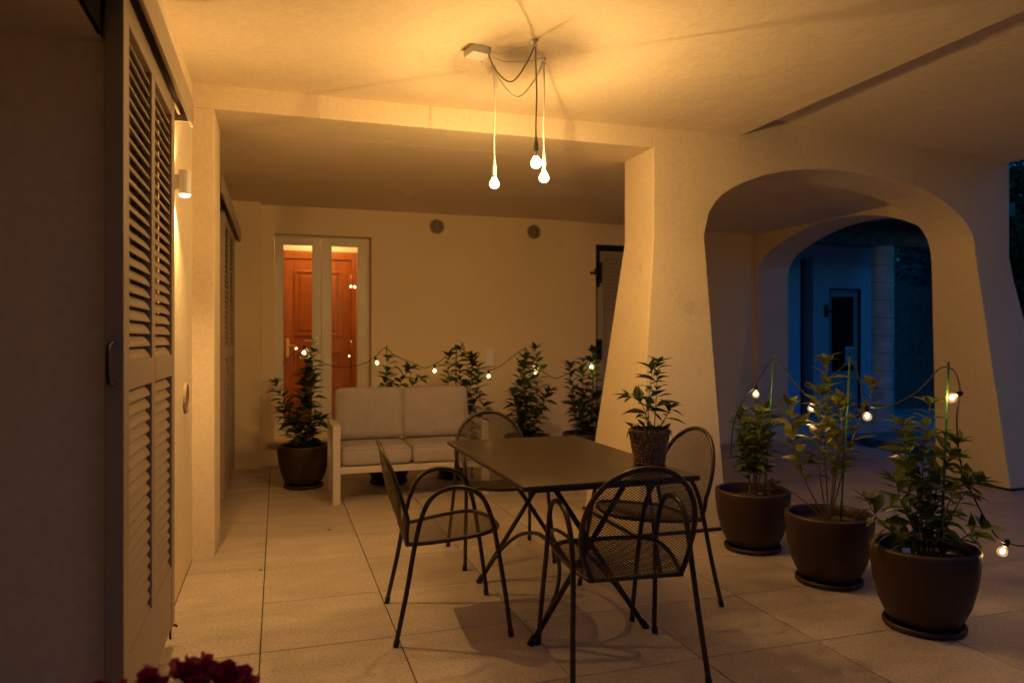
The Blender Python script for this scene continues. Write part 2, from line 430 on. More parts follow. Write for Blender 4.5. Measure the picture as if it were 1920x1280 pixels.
quad2([(2.62, 2.08), (3.05, 2.08), (3.05, ZT), (2.62, ZT)])
for (x, z), (x_, z_) in zip(ARCH[:-1], ARCH[1:]): quad2([(x, z), (x_, z_), (x_, ZT), (x, ZT)])
quad2([(5.708, 2.03), (6.10, 2.03), (6.10, ZT), (5.708, ZT)])
for z0, z1 in zip(zsR[:-1], zsR[1:]): quad2([(xr_in(z0), z0), (xr_out(z0), z0), (xr_out(z1), z1), (xr_in(z1), z1)])
side([(xl_out(z), z) for z in zsL] + [(2.62, ZT)])
side([(xl_in(z), z) for z in zsL] + ARCH[1:-1] + [(xr_in(z), z) for z in reversed(zsR)])
side([(xr_out(z), z) for z in zsR] + [(6.10, ZT)])
o = m.build('front_arch', 'stucco', house); weld(o)
md = o.modifiers.new('bevel', 'BEVEL'); md.width = 0.010; md.segments = 3; md.limit_method = 'ANGLE'; md.angle_limit = R(50)
# dark strip round the feet
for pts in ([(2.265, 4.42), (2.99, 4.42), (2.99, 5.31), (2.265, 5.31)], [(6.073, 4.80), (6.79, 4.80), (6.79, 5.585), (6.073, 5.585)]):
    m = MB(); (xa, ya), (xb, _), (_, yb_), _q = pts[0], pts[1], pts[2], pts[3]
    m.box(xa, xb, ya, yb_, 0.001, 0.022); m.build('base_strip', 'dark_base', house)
# ---- side arch (in the wall towards the courtyard)
SA = [(8.07, 2.05), (8.065, 2.15), (8.04, 2.25), (7.975, 2.335), (7.87, 2.405), (7.742, 2.46), (7.58, 2.515), (7.413, 2.56), (7.21, 2.605), (7.0, 2.636), (6.8, 2.648), (6.6, 2.648), (6.4, 2.636),
      (6.2, 2.61), (5.98, 2.565), (5.78, 2.50), (5.6, 2.42), (5.45, 2.31), (5.34, 2.19), (5.29, 2.05)]
m = MB()
for X in (5.87, 6.34):
    for (y, z), (y_, z_) in zip(SA[:-1], SA[1:]): m.add([(X, y, z), (X, y_, z_), (X, y_, ZT), (X, y, ZT)], [(0, 1, 2, 3)])
    m.add([(X, 8.07, 0), (X, 8.07, 2.05), (X, 8.07, ZT), (X, 8.46, ZT), (X, 8.46, 0)], [(0, 1, 2, 3, 4)])
for (y, z), (y_, z_) in zip([(8.07, 0)] + SA[:-1], SA): m.add([(5.87, y, z), (6.34, y, z), (6.34, y_, z_), (5.87, y_, z_)], [(0, 1, 2, 3)])
m.add([(5.87, 8.46, 0), (6.34, 8.46, 0), (6.34, 8.46, ZT), (5.87, 8.46, ZT)], [(0, 1, 2, 3)])
o = m.build('side_arch', 'stucco', house); weld(o)
md = o.modifiers.new('bevel', 'BEVEL'); md.width = 0.008; md.segments = 2; md.limit_method = 'ANGLE'; md.angle_limit = R(60)

# ---- sliding shutters on the side wall
slat = MB()
SW = 0.40   # slat unit width, scaled
n_ = 10; ca_, sa_ = math.cos(R(53)), math.sin(R(53))
for y in (-.5, .5):
    for k in range(n_):
        t = 2 * math.pi * k / n_; p, q = .0275 * math.cos(t), .0062 * math.sin(t)
        slat.v.append((-p * ca_ + q * sa_, y, p * sa_ + q * ca_))
for k in range(n_): slat.f.append((k, (k + 1) % n_, n_ + (k + 1) % n_, n_ + k))
slat.f += [tuple(range(n_)), tuple(range(2 * n_ - 1, n_ - 1, -1))]
slat_me = slat.mesh('slat', 'shutter')
def sliding_shutter(y0, y1, z0, z1, xb, xf, label, pitch=0.0415, handle=True):
    """frame mesh in house coordinates; slats parented to it"""
    m = MB(); s = 0.085; mid = (y0 + y1) / 2
    m.box(xb, xf, y0, y0 + s, z0, z1)                    # stiles
    m.box(xb, xf, y1 - s, y1, z0, z1)
    m.box(xb + .002, xf - .002, mid - s * .42, mid + s * .42, z0 + .26, z1 - .09)
    m.box(xb + .002, xf - .002, y0 + s, y1 - s, z0, z0 + .26)
    m.box(xb + .002, xf - .002, y0 + s, y1 - s, z1 - .09, z1)
    m.box(xb + .001, xf - .001, y0 + s, mid - s * .42, 1.165, 1.255)
    m.box(xb + .001, xf - .001, mid + s * .42, y1 - s, 1.165, 1.255)
    fr = tag(m.build('sliding_shutter', 'shutter', house, bevel=0.003), label)
    xm = (xb + xf) / 2
    for (a, b) in ((y0 + s, mid - s * .42), (mid + s * .42, y1 - s)):
        for (c, d) in ((z0 + .26, 1.165), (1.255, z1 - .09)):
            n = int((d - c) / pitch)
            for k in range(n):
                o = link('slat', slat_me, fr, (xm, (a + b) / 2, c + (k + .5) * (d - c) / n))
                o.scale = (1.0, b - a, 1.0)
    if handle:
        h = MB(); pts = spline([(xm, y0 + .005, 1.190), (xm, y0 - .05, 1.192), (xm, y0 - .080, 1.205), (xm, y0 - .088, 1.25), (xm, y0 - .080, 1.295), (xm, y0 - .05, 1.308), (xm, y0 + .005, 1.31)], 5)
        h.tube(pts, 0.0055, 8); h.build('handle', 'black_iron', fr, smooth=True)
    return fr
s1 = sliding_shutter(2.385, 3.50, 0.10, 2.36, -0.475, -0.425, 'taupe louvred sliding shutter nearest the camera')
m = MB(); m.box(-.483, -.478, 3.515, 3.56, .42, .52); m.box(-.478, -.450, 3.515, 3.53, .43, .51); m.build('guide_bracket', 'black_iron', s1)
s2 = sliding_shutter(6.15, 7.60, 0.08, 2.33, -0.452, -0.392, 'taupe louvred sliding shutter behind the pilaster', handle=False)
for (a, b, z) in ((1.0, 3.86, 2.36), (5.35, 7.965, 2.33)):
    m = MB(); xo = -0.385 if a < 2 else -0.352
    m.box(WX - .005, xo, a, b, z + .085, z + .10); m.box(xo - .012, xo, a, b, z - .02, z + .0848)
    m.box(WX - .004, xo - .0125, b - .01, b - .001, z + .005, z + .0845)
    m.box(-.452, -.44, a + .01, b - .012, z + .03, z + .08)
    m.build('shutter_track', 'track', house)
m = MB(); m.tube(spline([(-.45, 3.56, .0), (-.45, 3.56, .03), (-.448, 3.565, .05), (-.435, 3.575, .055), (-.425, 3.58, .045)], 5), .005, 8); m.build('shutter_stop', 'black_iron', house, smooth=True)
m = MB(); m.box(WX - .002, WX + .012, 1.10, 2.384, 2.195, 2.44); m.build('shade_plate', 'dark_matte', house)  # made-up dark plate standing for shade above the opening; hides the lamplit wall
# french door in the near opening
m = MB()
for (a, b, c, d) in ((1.15, 1.25, 0, 2.2), (2.36, 2.46, 0, 2.2), (1.25, 2.36, 2.1, 2.2), (1.25, 2.36, 0, .12), (1.77, 1.84, .12, 2.1)): m.box(-.93, -.87, a, b, c, d)
fd = m.build('french_door', 'white_upvc', house, bevel=.004)
for (a, b) in ((1.25, 1.77), (1.84, 2.36)):
    m = MB(); m.box(-.905, -.895, a, b, .12, 2.1); m.build('pane', 'dark_glass', fd)

# ---- glazed double door in the back wall, hall behind it
yd = 8.27
m = MB()
m.box(DX0, DX1, YB + 0.0, YB + .34, DZ0 - .055, DZ0 - .002); m.box(-.10, DX1 + .07, YB - .05, YB - .001, DZ0 - .05, DZ0 - .004)
m.build('door_sill', 'stone_sill', house, bevel=.006)
def leafdoor(x0, x1, g0, g1, lab=None):
    m = MB(); zt, zb, gt, gb = 2.415, .262, 2.337, .395
    m.box(x0, g0, yd, yd + .06, zb, zt); m.box(g1, x1, yd, yd + .06, zb, zt)
    m.box(g0, g1, yd, yd + .06, zb, gb); m.box(g0, g1, yd, yd + .06, gt, zt)
    for (a, b) in ((g0, g0 + .008), (g1 - .008, g1)): m.box(a, b, yd - .004, yd + .01, gb, gt)
    d = m.build('glazed_door', 'white_upvc', house, bevel=.003)
    if lab: d['label'] = lab
    m = MB(); m.box(g0 - .005, g1 + .005, yd + .026, yd + .030, gb - .005, gt + .005); m.build('pane', 'pane', d)
    return d
dl = leafdoor(-.026, .451, .056, .366, 'left leaf of the white glazed door with lever handle')
dr = leafdoor(.455, .944, .557, .853)
m = MB(); m.box(DX0 + .001, -.028, yd + .005, yd + .08, DZ0, DZ1 - .002); m.box(.946, DX1 - .001, yd + .005, yd + .08, DZ0, DZ1 - .002); m.box(-.028, .946, yd + .005, yd + .08, 2.417, DZ1 - .002)
m.build('door_frame', 'white_upvc', house, bevel=.003)
m = MB(); m.box(.392, .422, yd - .012, yd, 1.25, 1.34); m.tube([(.407, yd - .01, 1.305), (.407, yd - .05, 1.305)], .009, 10)
m.tube([(.412, yd - .05, 1.305), (.285, yd - .052, 1.305)], .0095, 10); m.build('handle', 'steel', dl, smooth=False)
m = MB(); m.box(.392, .422, yd - .010, yd, 1.13, 1.21); m.box(.403, .411, yd - .014, yd - .009, 1.15, 1.19); m.build('lock_plate', 'steel', dl)
# hall
m = MB()
hx0, hx1, hy0, hy1, hz0, hz1 = -.22, 1.22, YB + .349, 9.25, .248, 2.75
m.add([(hx0, hy0, hz0), (hx1, hy0, hz0), (hx1, hy1, hz0), (hx0, hy1, hz0), (hx0, hy0, hz1), (hx1, hy0, hz1), (hx1, hy1, hz1), (hx0, hy1, hz1)],
      [(0, 1, 2, 3), (4, 5, 6, 7), (0, 3, 7, 4), (1, 2, 6, 5), (3, 2, 6, 7)])
m.build('hall_walls', 'hall_paint', house)
wy = 9.19
m = MB(); m.box(.0, .078, wy, 9.25, hz0, 2.36); m.box(.86, .925, wy, 9.25, hz0, 2.36); m.box(.078, .86, wy, 9.25, 2.285, 2.36)
m.box(-.02, .945, wy + .03, 9.249, 2.36, 2.385)
m.build('wooden_door_frame', 'door_wood', house, bevel=.004)
m = MB(); m.box(.08, .858, wy + .018, wy + .05, hz0 + .01, 2.283)
wd = tag(m.build('wooden_door', 'door_wood', house, bevel=.003), 'brown panelled wooden door behind the glass')
for (a, b, c, d) in ((.19, .745, 1.36, 2.15), (.19, .745, .93, 1.18), (.19, .745, .40, .76)):
    m = MB()
    for (p, q, r_, s_) in ((a, a + .03, c, d), (b - .03, b, c, d), (a + .03, b - .03, c, c + .03), (a + .03, b - .03, d - .03, d)): m.box(p, q, wy + .004, wy + .018, r_, s_)
    m.box(a + .065, b - .065, wy + .008, wy + .018, c + .065, d - .065)
    m.build('door_panel', 'door_wood', wd, bevel=.006)
for z in (1.30, 1.225): pass
m = MB(); m.box(.10, .135, wy + .010, wy + .018, 1.10, 1.33); m.tube([(.117, wy + .01, 1.245), (.117, wy - .03, 1.245)], .008, 8); m.tube([(.112, wy - .03, 1.245), (.225, wy - .032, 1.245)], .008, 8)
m.build('handle', 'brass', wd, bevel=.002)
for z in (2.05, 1.25, .55):
    m = MB(); m.tube([(.862, wy + .010, z - .06), (.862, wy + .010, z + .06)], .008, 8); m.build('hinge', 'brass', wd, smooth=True)
lamp = empty('hall_lamp', (.5, 8.80, 2.75), 'round ceiling lamp lighting the hall behind the glass door', 'lamp')
m = MB(); m.lathe([(.11, -.012), (.12, -.012), (.12, 0), (.11, 0)], 24, close=True); m.build('rim', 'white_plastic', lamp, smooth=False)
m = MB(); m.lathe([(.0005, -.02), (.06, -.018), (.109, -.008), (.109, -.001), (.0005, -.001)], 24, close=True); m.build('diffuser', 'hall_glow', lamp, smooth=True)

# ---- closed shutter of the back window with black iron frame
m = MB(); yw = YB + .06
m.box(SX0 + .001, SX0 + .06, YB + .02, YB + .05, 1.95, SZ1 - .001); m.box(SX0 + .0601, SX1 - .001, YB + .02, YB + .05, SZ1 - .06, SZ1 - .001)
m.build('iron_frame', 'black_iron', house)
m = MB(); a, b = SX0 + .045, SX1 - .03
for (p, q) in ((a, a + .085), ((a + b) / 2 - .04, (a + b) / 2 + .04), (b - .085, b)): m.box(p, q, yw, yw + .04, .08, 2.385)
for (p, q) in ((a + .085, (a + b) / 2 - .04), ((a + b) / 2 + .04, b - .085)):
    m.box(p, q, yw, yw + .04, 2.335, 2.385); m.box(p, q, yw, yw + .04, .08, .25); m.box(p, q, yw, yw + .04, 1.12, 1.21)
ws = tag(m.build('window_shutter', 'shutter_light', house, bevel=.003), 'closed louvred shutter in the black iron frame beside the arch pillar')
m = MB(); m.add([(-.5, .020, -.024), (.5, .020, -.024), (.5, -.012, .024), (-.5, -.012, .024), (-.5, .026, -.020), (.5, .026, -.020), (.5, -.006, .028), (-.5, -.006, .028)],
                [(0, 1, 2, 3), (4, 7, 6, 5), (0, 4, 5, 1), (3, 2, 6, 7), (0, 3, 7, 4), (1, 5, 6, 2)])
m.v = [(x, -y + .02, z) for x, y, z in m.v]
wsl = m.mesh('slat', 'shutter_light')
for (p, q) in ((a + .085, (a + b) / 2 - .04), ((a + b) / 2 + .04, b - .085)):
    for (c, d) in ((.25, 1.12), (1.21, 2.335)):
        n = int((d - c) / .048)
        for k in range(n):
            o = link('slat', wsl, ws, ((p + q) / 2, yw + .012, c + (k + .5) * (d - c) / n)); o.scale = (q - p, 1, 1)
for z in (2.12, 1.20, .38):
    m = MB(); m.box(SX0 + .03, SX0 + .075, YB - .012, YB + .058, z - .12, z + .12); m.tube([(SX0 - .01, YB - .015, z - .03), (SX0 - .01, YB - .015, z + .04)], .016, 8)
    m.tube([(SX0 - .055, YB - .012, z - .01), (SX0 + .04, YB - .012, z - .01)], .010, 8); m.ball((SX0 - .06, YB - .014, z - .01), .02)
    m.build('hinge', 'black_iron', ws)
m = MB(); m.box(SX0 - .02, SX1 + .02, YB + .28, YB + .33, .02, SZ1 + .03); m.build('window_pane', 'dark_glass', house)
m = MB(); m.box(SX0 - .05, SX1 + .05, YB - .02, YB + .27, .03, .058); m.build('window_sill', 'stone_sill', house)

# ================================================================== fittings on walls and ceiling
def vent(name, loc, axis, r_, label, grp):
    v = empty(name, loc, label, 'vent', grp)
    def tr(x, y, z): return (x, -y, z) if axis == 'Y' else (y, x, z)
    def mb_fix(mb): mb.v = [tr(*p) for p in mb.v]; return mb
    m = MB(); n = 32
    prof = [(r_, 0.0), (r_, .012), (r_ - .004, .016), (r_ - .014, .016), (r_ - .014, 0.0)]
    o = len(m.v)
    for (rr, d) in prof:
        for k in range(n):
            t = 2 * math.pi * k / n; m.v.append((rr * math.cos(t), d, rr * math.sin(t)))
    for i in range(len(prof)):
        j = (i + 1) % len(prof)
        for k in range(n): m.f.append((i * n + k, i * n + (k + 1) % n, j * n + (k + 1) % n, j * n + k))
    mb_fix(m).build('rim', 'vent_plastic', v, smooth=False)
    m = MB(); ri = r_ - .014
    m.v = [(ri * math.cos(2 * math.pi * k / n), .001, ri * math.sin(2 * math.pi * k / n)) for k in range(n)]; m.f = [tuple(range(n))]
    mb_fix(m).build('opening_shade', 'dark_base', v)  # flat dark disc stands in for the shade inside the vent
    for k in range(-4, 5):
        z = k * ri / 4.8; hw = math.sqrt(max(0, ri * ri - z * z))
        m = MB(); m.box(-hw, hw, .004, .012, z - ri * .055, z + ri * .055); mb_fix(m).build('slat', 'vent_plastic', v)
    m = MB(); m.box(-.004, .004, .0045, .0115, -ri, ri); mb_fix(m).build('bar', 'vent_plastic', v)
    return v
vent('air_vent', (1.697, YB, 2.577), 'Y', .083, 'round slatted air vent high on the back wall, nearer the door', 'round air vents')
vent('air_vent', (2.845, YB, 2.568), 'Y', .083, 'round slatted air vent high on the back wall, nearer the arch pillar', 'round air vents')
vent('air_vent', (WX, 4.45, .995), 'X', .085, 'round brown air vent low on the side wall beside the near shutter', 'round air vents')
b_ = empty('alarm_box', (2.304, YB, 1.113), 'small white upright alarm box on the back wall above the string lights', 'alarm box')
m = MB(); m.box(-.048, .048, -.045, -.006, -.10, .10); m.build('cover', 'box_white', b_, bevel=.014, seg=4)
m = MB(); m.box(-.052, .052, -.006, 0, -.104, .104); m.build('back_plate', 'white_plastic', b_, bevel=.002)

wl = empty('wall_lamp', (WX, 4.0, 2.10), 'small white up and down wall lamp glowing beside the near shutter', 'wall lamp')
m = MB(); m.lathe([(.026, -.058), (.029, -.060), (.029, .060), (.026, .058), (.026, .050), (.0005, .050), (.0005, -.050), (.026, -.050)], 24, (.050, 0, 0), close=True); m.build('body', 'white_plastic', wl, smooth=False)
m = MB(); m.box(0, .025, -.022, .022, -.035, .035); m.build('wall_bracket', 'white_plastic', wl, bevel=.002)
for z, pw in ((-1, 56), (1, 6)):
    m = MB(); m.lathe([(.0255, z * .052), (.0255, z * (.062 if z < 0 else .056)), (.020, z * (.070 if z < 0 else .058)), (.0005, z * (.074 if z < 0 else .059))], 20, (.050, 0, 0)); m.build('light_lens', 'lamp_glow', wl, smooth=True)
    ld = bpy.data.lights.new('lamp_beam', 'SPOT'); ld.energy = pw; ld.color = (1.0, .585, .20); ld.spot_size = R(128); ld.spot_blend = .75; ld.shadow_soft_size = .02
    lo = bpy.data.objects.new('lamp_beam', ld); sc.collection.objects.link(lo); lo.parent = wl; lo.location = (.050, 0, z * .080)
    lo.rotation_euler = (0, 0, 0) if z < 0 else (R(180), 0, 0)
m = MB(); m.lathe([(.045, 0), (.045, -.006), (.038, -.009), (.0005, -.009), (.0005, 0)], 24, (0, 0, 0), close=True)
tag(m.build('ceiling_cap', 'stucco_smooth', loc=(1.20, 7.1, ZL)), 'flat round cover cap in the lower ceiling above the sofa', 'cover cap')

# pendant with three bare bulbs
P = empty('pendant_lamp', (1.015, 3.80, ZU), 'ceiling lamp of three bare bulbs hanging on long cords over the table', 'pendant lamp')
m = MB(); m.box(-.055, .055, -.055, .055, -.042, 0); o = m.build('ceiling_box', 'white_plastic', P, bevel=.004); o.rotation_euler = (0, 0, R(12))
def wob(a, b, n=14, amp=.004, seed=0):
    rr = random.Random(seed); A, B = Vector(a), Vector(b); ph = rr.uniform(0, 6)
    return [A.lerp(B, k / n) + Vector((math.sin(ph + 5 * k / n), math.cos(ph * 1.7 + 4 * k / n), 0)) * amp * math.sin(math.pi * k / n) for k in range(n + 1)]
for i, (hx, hy, bz, cord, swag) in enumerate(((1.268, 3.597, 2.255, 'cord_black', .17), (1.394, 3.822, 2.235, 'cord_white', .20), (1.165, 4.012, 2.225, 'cord_white', .05))):
    hx -= 1.015; hy -= 3.80; bz -= ZU
    m = MB(); m.lathe([(.016, 0), (.016, -.012), (.008, -.016), (.008, -.026), (.015, -.03), (.015, -.036), (.0005, -.036)], 16, (hx, hy, 0)); m.build('hook', 'white_plastic', P, smooth=False)
    d = Vector((hx, hy, 0)); st = d.normalized() * .056
    pts = spline([tuple(st + Vector((0, 0, -.02))), tuple(d * .34 + Vector((0, 0, -.03 - swag * .62))), tuple(d * .60 + Vector((0, 0, -.03 - swag))), tuple(d * .84 + Vector((0, 0, -.03 - swag * .55))), (hx, hy, -.024)], 8)
    pts2 = wob((hx + .004, hy, -.026), (hx + .006, hy, bz + .10), seed=i)
    m = MB(); m.tube(pts, .0040, 8); m.tube(pts2, .0042, 8); m.build('cord', 'cord_white' if i else 'cord_grey', P, smooth=True)
    if i != 2:
        m = MB(); side_ = Vector((-d.y, d.x, 0)).normalized() * .03
        m.tube(spline([tuple(st * .9 + Vector((0, 0, -.012))), tuple(d * .4 + side_ + Vector((0, 0, -.035))), tuple(d * .8 + side_ * .6 + Vector((0, 0, -.018))), (hx, hy, -.008)], 8), .0026, 8); m.build('cord', 'cord_white', P, smooth=True)
    else:
        m = MB(); m.tube(wob((hx + .012, hy + .006, -.03), (hx + .02, hy + .004, -.12), seed=9), .004, 8); m.build('cord_end', 'cord_white', P, smooth=True)
    c = (hx + .006, hy, bz)
    m = MB(); m.lathe([(.004, .115), (.0065, .110), (.009, .085), (.0130, .072), (.0135, .036), (.010, .034), (.0005, .034)], 18, c)
    m.build('socket', 'cord_white' if i else 'cord_grey', P, smooth=True)
    m = MB(); m.lathe([(.0105, .034), (.0110, .028), (.0130, .018), (.0145, .009), (.0145, .006), (.0005, .006)], 22, c); m.build('bulb_base', 'white_plastic', P, smooth=True)
    m = MB(); m.lathe([(.0142, .0055), (.0175, -.001), (.0240, -.011), (.0285, -.023), (.0275, -.035), (.0215, -.046), (.011, -.052), (.0005, -.0535)], 22, c); bo = m.build('bulb', 'bulb_glow', P, smooth=True)
    m = MB(); m.ball((c[0], c[1], c[2] - .024), .0035, 10, 10, (1, 1, 4.5)); m.build('light_core', 'bulb_core', bo, smooth=True)

# ================================================================== table and chairs
T = empty('table', (1.325, 3.455, 0), 'rectangular dark brown metal garden table with crossed legs', 'table')
hw, hl = .40, .695
m = MB(); m.box(-hw, hw, -hl, hl, .715, .74); m.build('tabletop', 'table_metal', T, bevel=.010, seg=4)
m = MB(); m.box(-hw + .05, hw - .05, -hl + .05, hl - .05, .70, .714); m.build('underframe', 'chair_metal', T)
for s in (-1, 1):
    off = .012 * s
    for y in (-.43, .43):
        yy = y + off
        m = MB(); m.tube([(s * .275, yy, .012), (s * -.19, yy, .705)], .0125, 12); m.build('leg', 'chair_metal', T, smooth=True)
        m = MB(); m.tube([(s * .287, yy, 0), (s * .262, yy, .035)], .016, 12); m.build('foot_cap', 'rubber', T, smooth=True)
    def on(tz, y): return (s * (.275 - .465 * (tz - .012) / .693), y + off, tz)
    pts = spline([on(.06, -.428), on(.18, -.40), on(.275, -.30), on(.325, -.14), on(.335, 0), on(.325, .14), on(.275, .30), on(.18, .40), on(.06, .428)], 6)
    m = MB(); m.tube(pts, .010, 10); m.build('arch_brace', 'chair_metal', T, smooth=True)

def mesh_panel(inside, P, nu, nv, du, dv, wdt, th):
    """expanded-metal mesh: diamond strands as thin bars. inside(u,v)->bool, P(u,v)->Vector, in metres"""
    m = MB()
    for i in range(-nu, nu + 1):
        for j in range(0, nv + 1):
            if (i + j) % 2: continue
            for di in (-1, 1):
                a = (i * du, j * dv); b = ((i + di) * du, (j + 1) * dv)
                ia, ib = inside(*a), inside(*b)
                if not (ia or ib): continue
                A, B = P(*a), P(*b)
                if not ia or not ib:
                    lo, hi = 0.0, 1.0
                    for _ in range(6):
                        mid = (lo + hi) / 2; q = (a[0] + (b[0] - a[0]) * mid, a[1] + (b[1] - a[1]) * mid)
                        if inside(*q) == ia: lo = mid
                        else: hi = mid
                    q = (a[0] + (b[0] - a[0]) * lo, a[1] + (b[1] - a[1]) * lo)
                    if ia: B = P(*q)
                    else: A = P(*q)
                d = B - A
                if d.length < 1e-5: continue
                uu = P(a[0] + .001, a[1]) - P(a[0], a[1]); vv = P(a[0], a[1] + .001) - P(a[0], a[1])
                nn = uu.cross(vv).normalized(); sd = d.normalized().cross(nn) * wdt / 2; nn = nn * th / 2
                m.add([A - sd, A + nn, A + sd, A - nn, B - sd, B + nn, B + sd, B - nn],
                      [(0, 1, 5, 4), (1, 2, 6, 5), (2, 3, 7, 6), (3, 0, 4, 7)])
    return m
def seatP(u, v):           # v: 0 rear .. 0.44 front
    t = v / .44
    return Vector((u, -.205 + v, .412 + .052 * t - .02 * max(0, (t - .8) / .2) ** 2 - .016 * math.sin(math.pi * min(1, t)) * (1 - (u / .24) ** 2)))
def seat_hw(v):
    t = max(0, min(1, v / .44))
    if t > .62: 
        q = (t - .62) / .38; return .235 * math.sqrt(max(0, 1 - q ** 2.6))
    return .185 + .05 * math.sin(t / .62 * math.pi / 2)
def backP(u, v):           # v: 0 seat .. 0.45 top
    a = R(15)
    y = -.205 - v * math.sin(a) * 1.0 - .02 * math.sin(math.pi * v / .45); z = .412 + v * math.cos(a)
    return Vector((u, y + .045 * (u / .22) ** 2 * min(1, v / .12), z))
def back_hw(v):
    t = max(0, min(1, v / .45))
    if t > .40:
        q = (t - .40) / .60; return .228 * math.sqrt(max(0, 1 - q ** 2.3))
    return .180 + .048 * math.sin(t / .40 * math.pi / 2)
C = empty('garden_chair', (0, 0, 0), '', 'chair', 'metal mesh chairs round the table')
du, dv = .0074, .0054
m = mesh_panel(lambda u, v: 0 <= v <= .44 and abs(u) < seat_hw(v), seatP, 34, 82, du, dv, .0031, .0014); seat_o = m.build('seat', 'chair_metal', C, fix=False)
m = mesh_panel(lambda u, v: 0 <= v <= .45 and abs(u) < back_hw(v), backP, 34, 84, du, dv, .0031, .0014); m.build('backrest', 'chair_metal', C, fix=False)
def outline(hwf, Pf, L, n=40):
    vs_ = [L * (1 - math.cos(math.pi / 2 * k / n)) if False else L * math.sin(math.pi / 2 * k / n) for k in range(n + 1)]
    right = [Pf(hwf(v), v) for v in vs_]; left = [Pf(-hwf(v), v) for v in vs_]
    return right + left[::-1][1:]
m = MB(); m.tube(outline(seat_hw, seatP, .44), .0095, 10); m.build('seat_rim', 'chair_metal', C, smooth=True)
m = MB(); pts = outline(back_hw, backP, .45); m.tube(pts, .0105, 10); m.build('back_rim', 'chair_metal', C, smooth=True)
m = MB(); m.tube([tuple(seatP(-.19, .0)), tuple(seatP(0, .0)), tuple(seatP(.19, .0))], .009, 10); m.build('rear_bar', 'chair_metal', C, smooth=True)
for s in (-1, 1):
    pts = spline([(s * .272, -.262, .006), (s * .258, -.215, .22), (s * .245, -.178, .42), (s * .242, -.145, .55), (s * .245, -.10, .63), (s * .248, -.03, .664), (s * .25, .05, .662), (s * .25, .12, .62), (s * .248, .165, .52), (s * .25, .19, .40), (s * .262, .225, .18), (s * .268, .248, .006)], 6)
    m = MB(); m.tube(pts, .0108, 12); m.build('arm_and_legs', 'chair_metal', C, smooth=True)
    for y, dy in ((-.262, .006), (.248, -.004)):
        m = MB(); m.tube([(s * .2725, y, 0), (s * .270, y + dy, .03)], .0130, 10); m.build('foot_cap', 'rubber', C, smooth=True)
chairs = [((.765, 3.425, 0), -94, 'brown metal mesh armchair at the left side of the table, facing right'),
          ((1.30, 4.34, 0), 178, 'brown metal mesh armchair at the far end of the table, in front of the sofa'),
          ((1.815, 3.42, 0), 94, 'brown metal mesh armchair at the right side of the table, beside the arch pillar'),
          ((1.325, 2.745, 0), -5, 'brown metal mesh armchair at the near end, its back turned to the camera')]
for i, (l, rz, lab) in enumerate(chairs):
    c = C if i == 0 else copy_tree(C)
    c.location = l; c.rotation_euler = (0, 0, R(rz)); c['label'] = lab
    last = c
m = MB(); m.tube([(-.2525, -.1985, .285), (-.2515, -.196, .298)], .0116, 12); m.build('sticker', 'white_plastic', last)

# ================================================================== sofa
S = empty('garden_sofa', (1.065, 6.02, 0), 'two-seat garden sofa with pale frame and grey mauve cushions', 'sofa')
hw = .645
for x in (-hw + .03, hw - .03):
    for y in (.0, .62):
        m = MB(); m.box(x - .03, x + .03, y, y + .055, 0, .585); m.build('leg', 'sofa_frame', S, bevel=.004)
    m = MB(); m.box(x - .031, x + .031, -.004, .68, .5855, .625); m.build('armrest', 'sofa_frame', S, bevel=.005)
m = MB(); m.box(-hw + .06, hw - .06, .005, .05, .245, .295); m.build('front_rail', 'sofa_frame', S, bevel=.004)
m = MB(); m.box(-hw + .06, hw - .06, .63, .67, .245, .295); m.box(-hw + .06, hw - .06, .635, .665, .56, .60); m.build('back_rail', 'sofa_frame', S, bevel=.004)
m = MB(); m.box(-hw + .06, hw - .06, .05, .63, .270, .293); m.build('seat_base', 'sofa_frame', S)
def cushion(w_, d_, h_, r_, bulge, n=14, seed=0):
    rr = random.Random(seed); ph = [rr.uniform(0, 6) for _ in range(4)]
    m = MB(); idx = {}
    def pt(i, j, k):
        key = (i, j, k)
        if key in idx: return idx[key]
        u, v, s_ = 2 * i / n - 1, 2 * j / n - 1, 2 * k / 6 - 1
        p = Vector((u * w_ / 2, v * d_ / 2, s_ * h_ / 2))
        q = Vector((max(-w_ / 2 + r_, min(w_ / 2 - r_, p.x)), max(-d_ / 2 + r_, min(d_ / 2 - r_, p.y)), max(-h_ / 2 + r_, min(h_ / 2 - r_, p.z))))
        e = p - q
        if e.length > 1e-6: p = q + e.normalized() * min(r_, e.length) if e.length > r_ else p
        b = (1 - u * u) * (1 - v * v)
        p.z += (1 if s_ > 0 else -1) * abs(s_) * (bulge * b ** .6 + .003 * math.sin(5 * u + ph[0]) * math.sin(4 * v + ph[1]))
        p.x += u * .012 * (1 - v * v) * (1 - s_ * s_); p.y += v * .008 * (1 - u * u)
        idx[key] = len(m.v); m.v.append(tuple(p)); return idx[key]
    for i in range(n):
        for j in range(n):
            m.f.append((pt(i, j, 6), pt(i + 1, j, 6), pt(i + 1, j + 1, 6), pt(i, j + 1, 6)))
            m.f.append((pt(i, j, 0), pt(i, j + 1, 0), pt(i + 1, j + 1, 0), pt(i + 1, j, 0)))
    for k in range(6):
        for i in range(n):
            m.f.append((pt(i, 0, k), pt(i + 1, 0, k), pt(i + 1, 0, k + 1), pt(i, 0, k + 1)))
            m.f.append((pt(i, n, k), pt(i, n, k + 1), pt(i + 1, n, k + 1), pt(i + 1, n, k)))
            m.f.append((pt(0, i, k), pt(0, i, k + 1), pt(0, i + 1, k + 1), pt(0, i + 1, k)))
            m.f.append((pt(n, i, k), pt(n, i + 1, k), pt(n, i + 1, k + 1), pt(n, i, k + 1)))
    return m
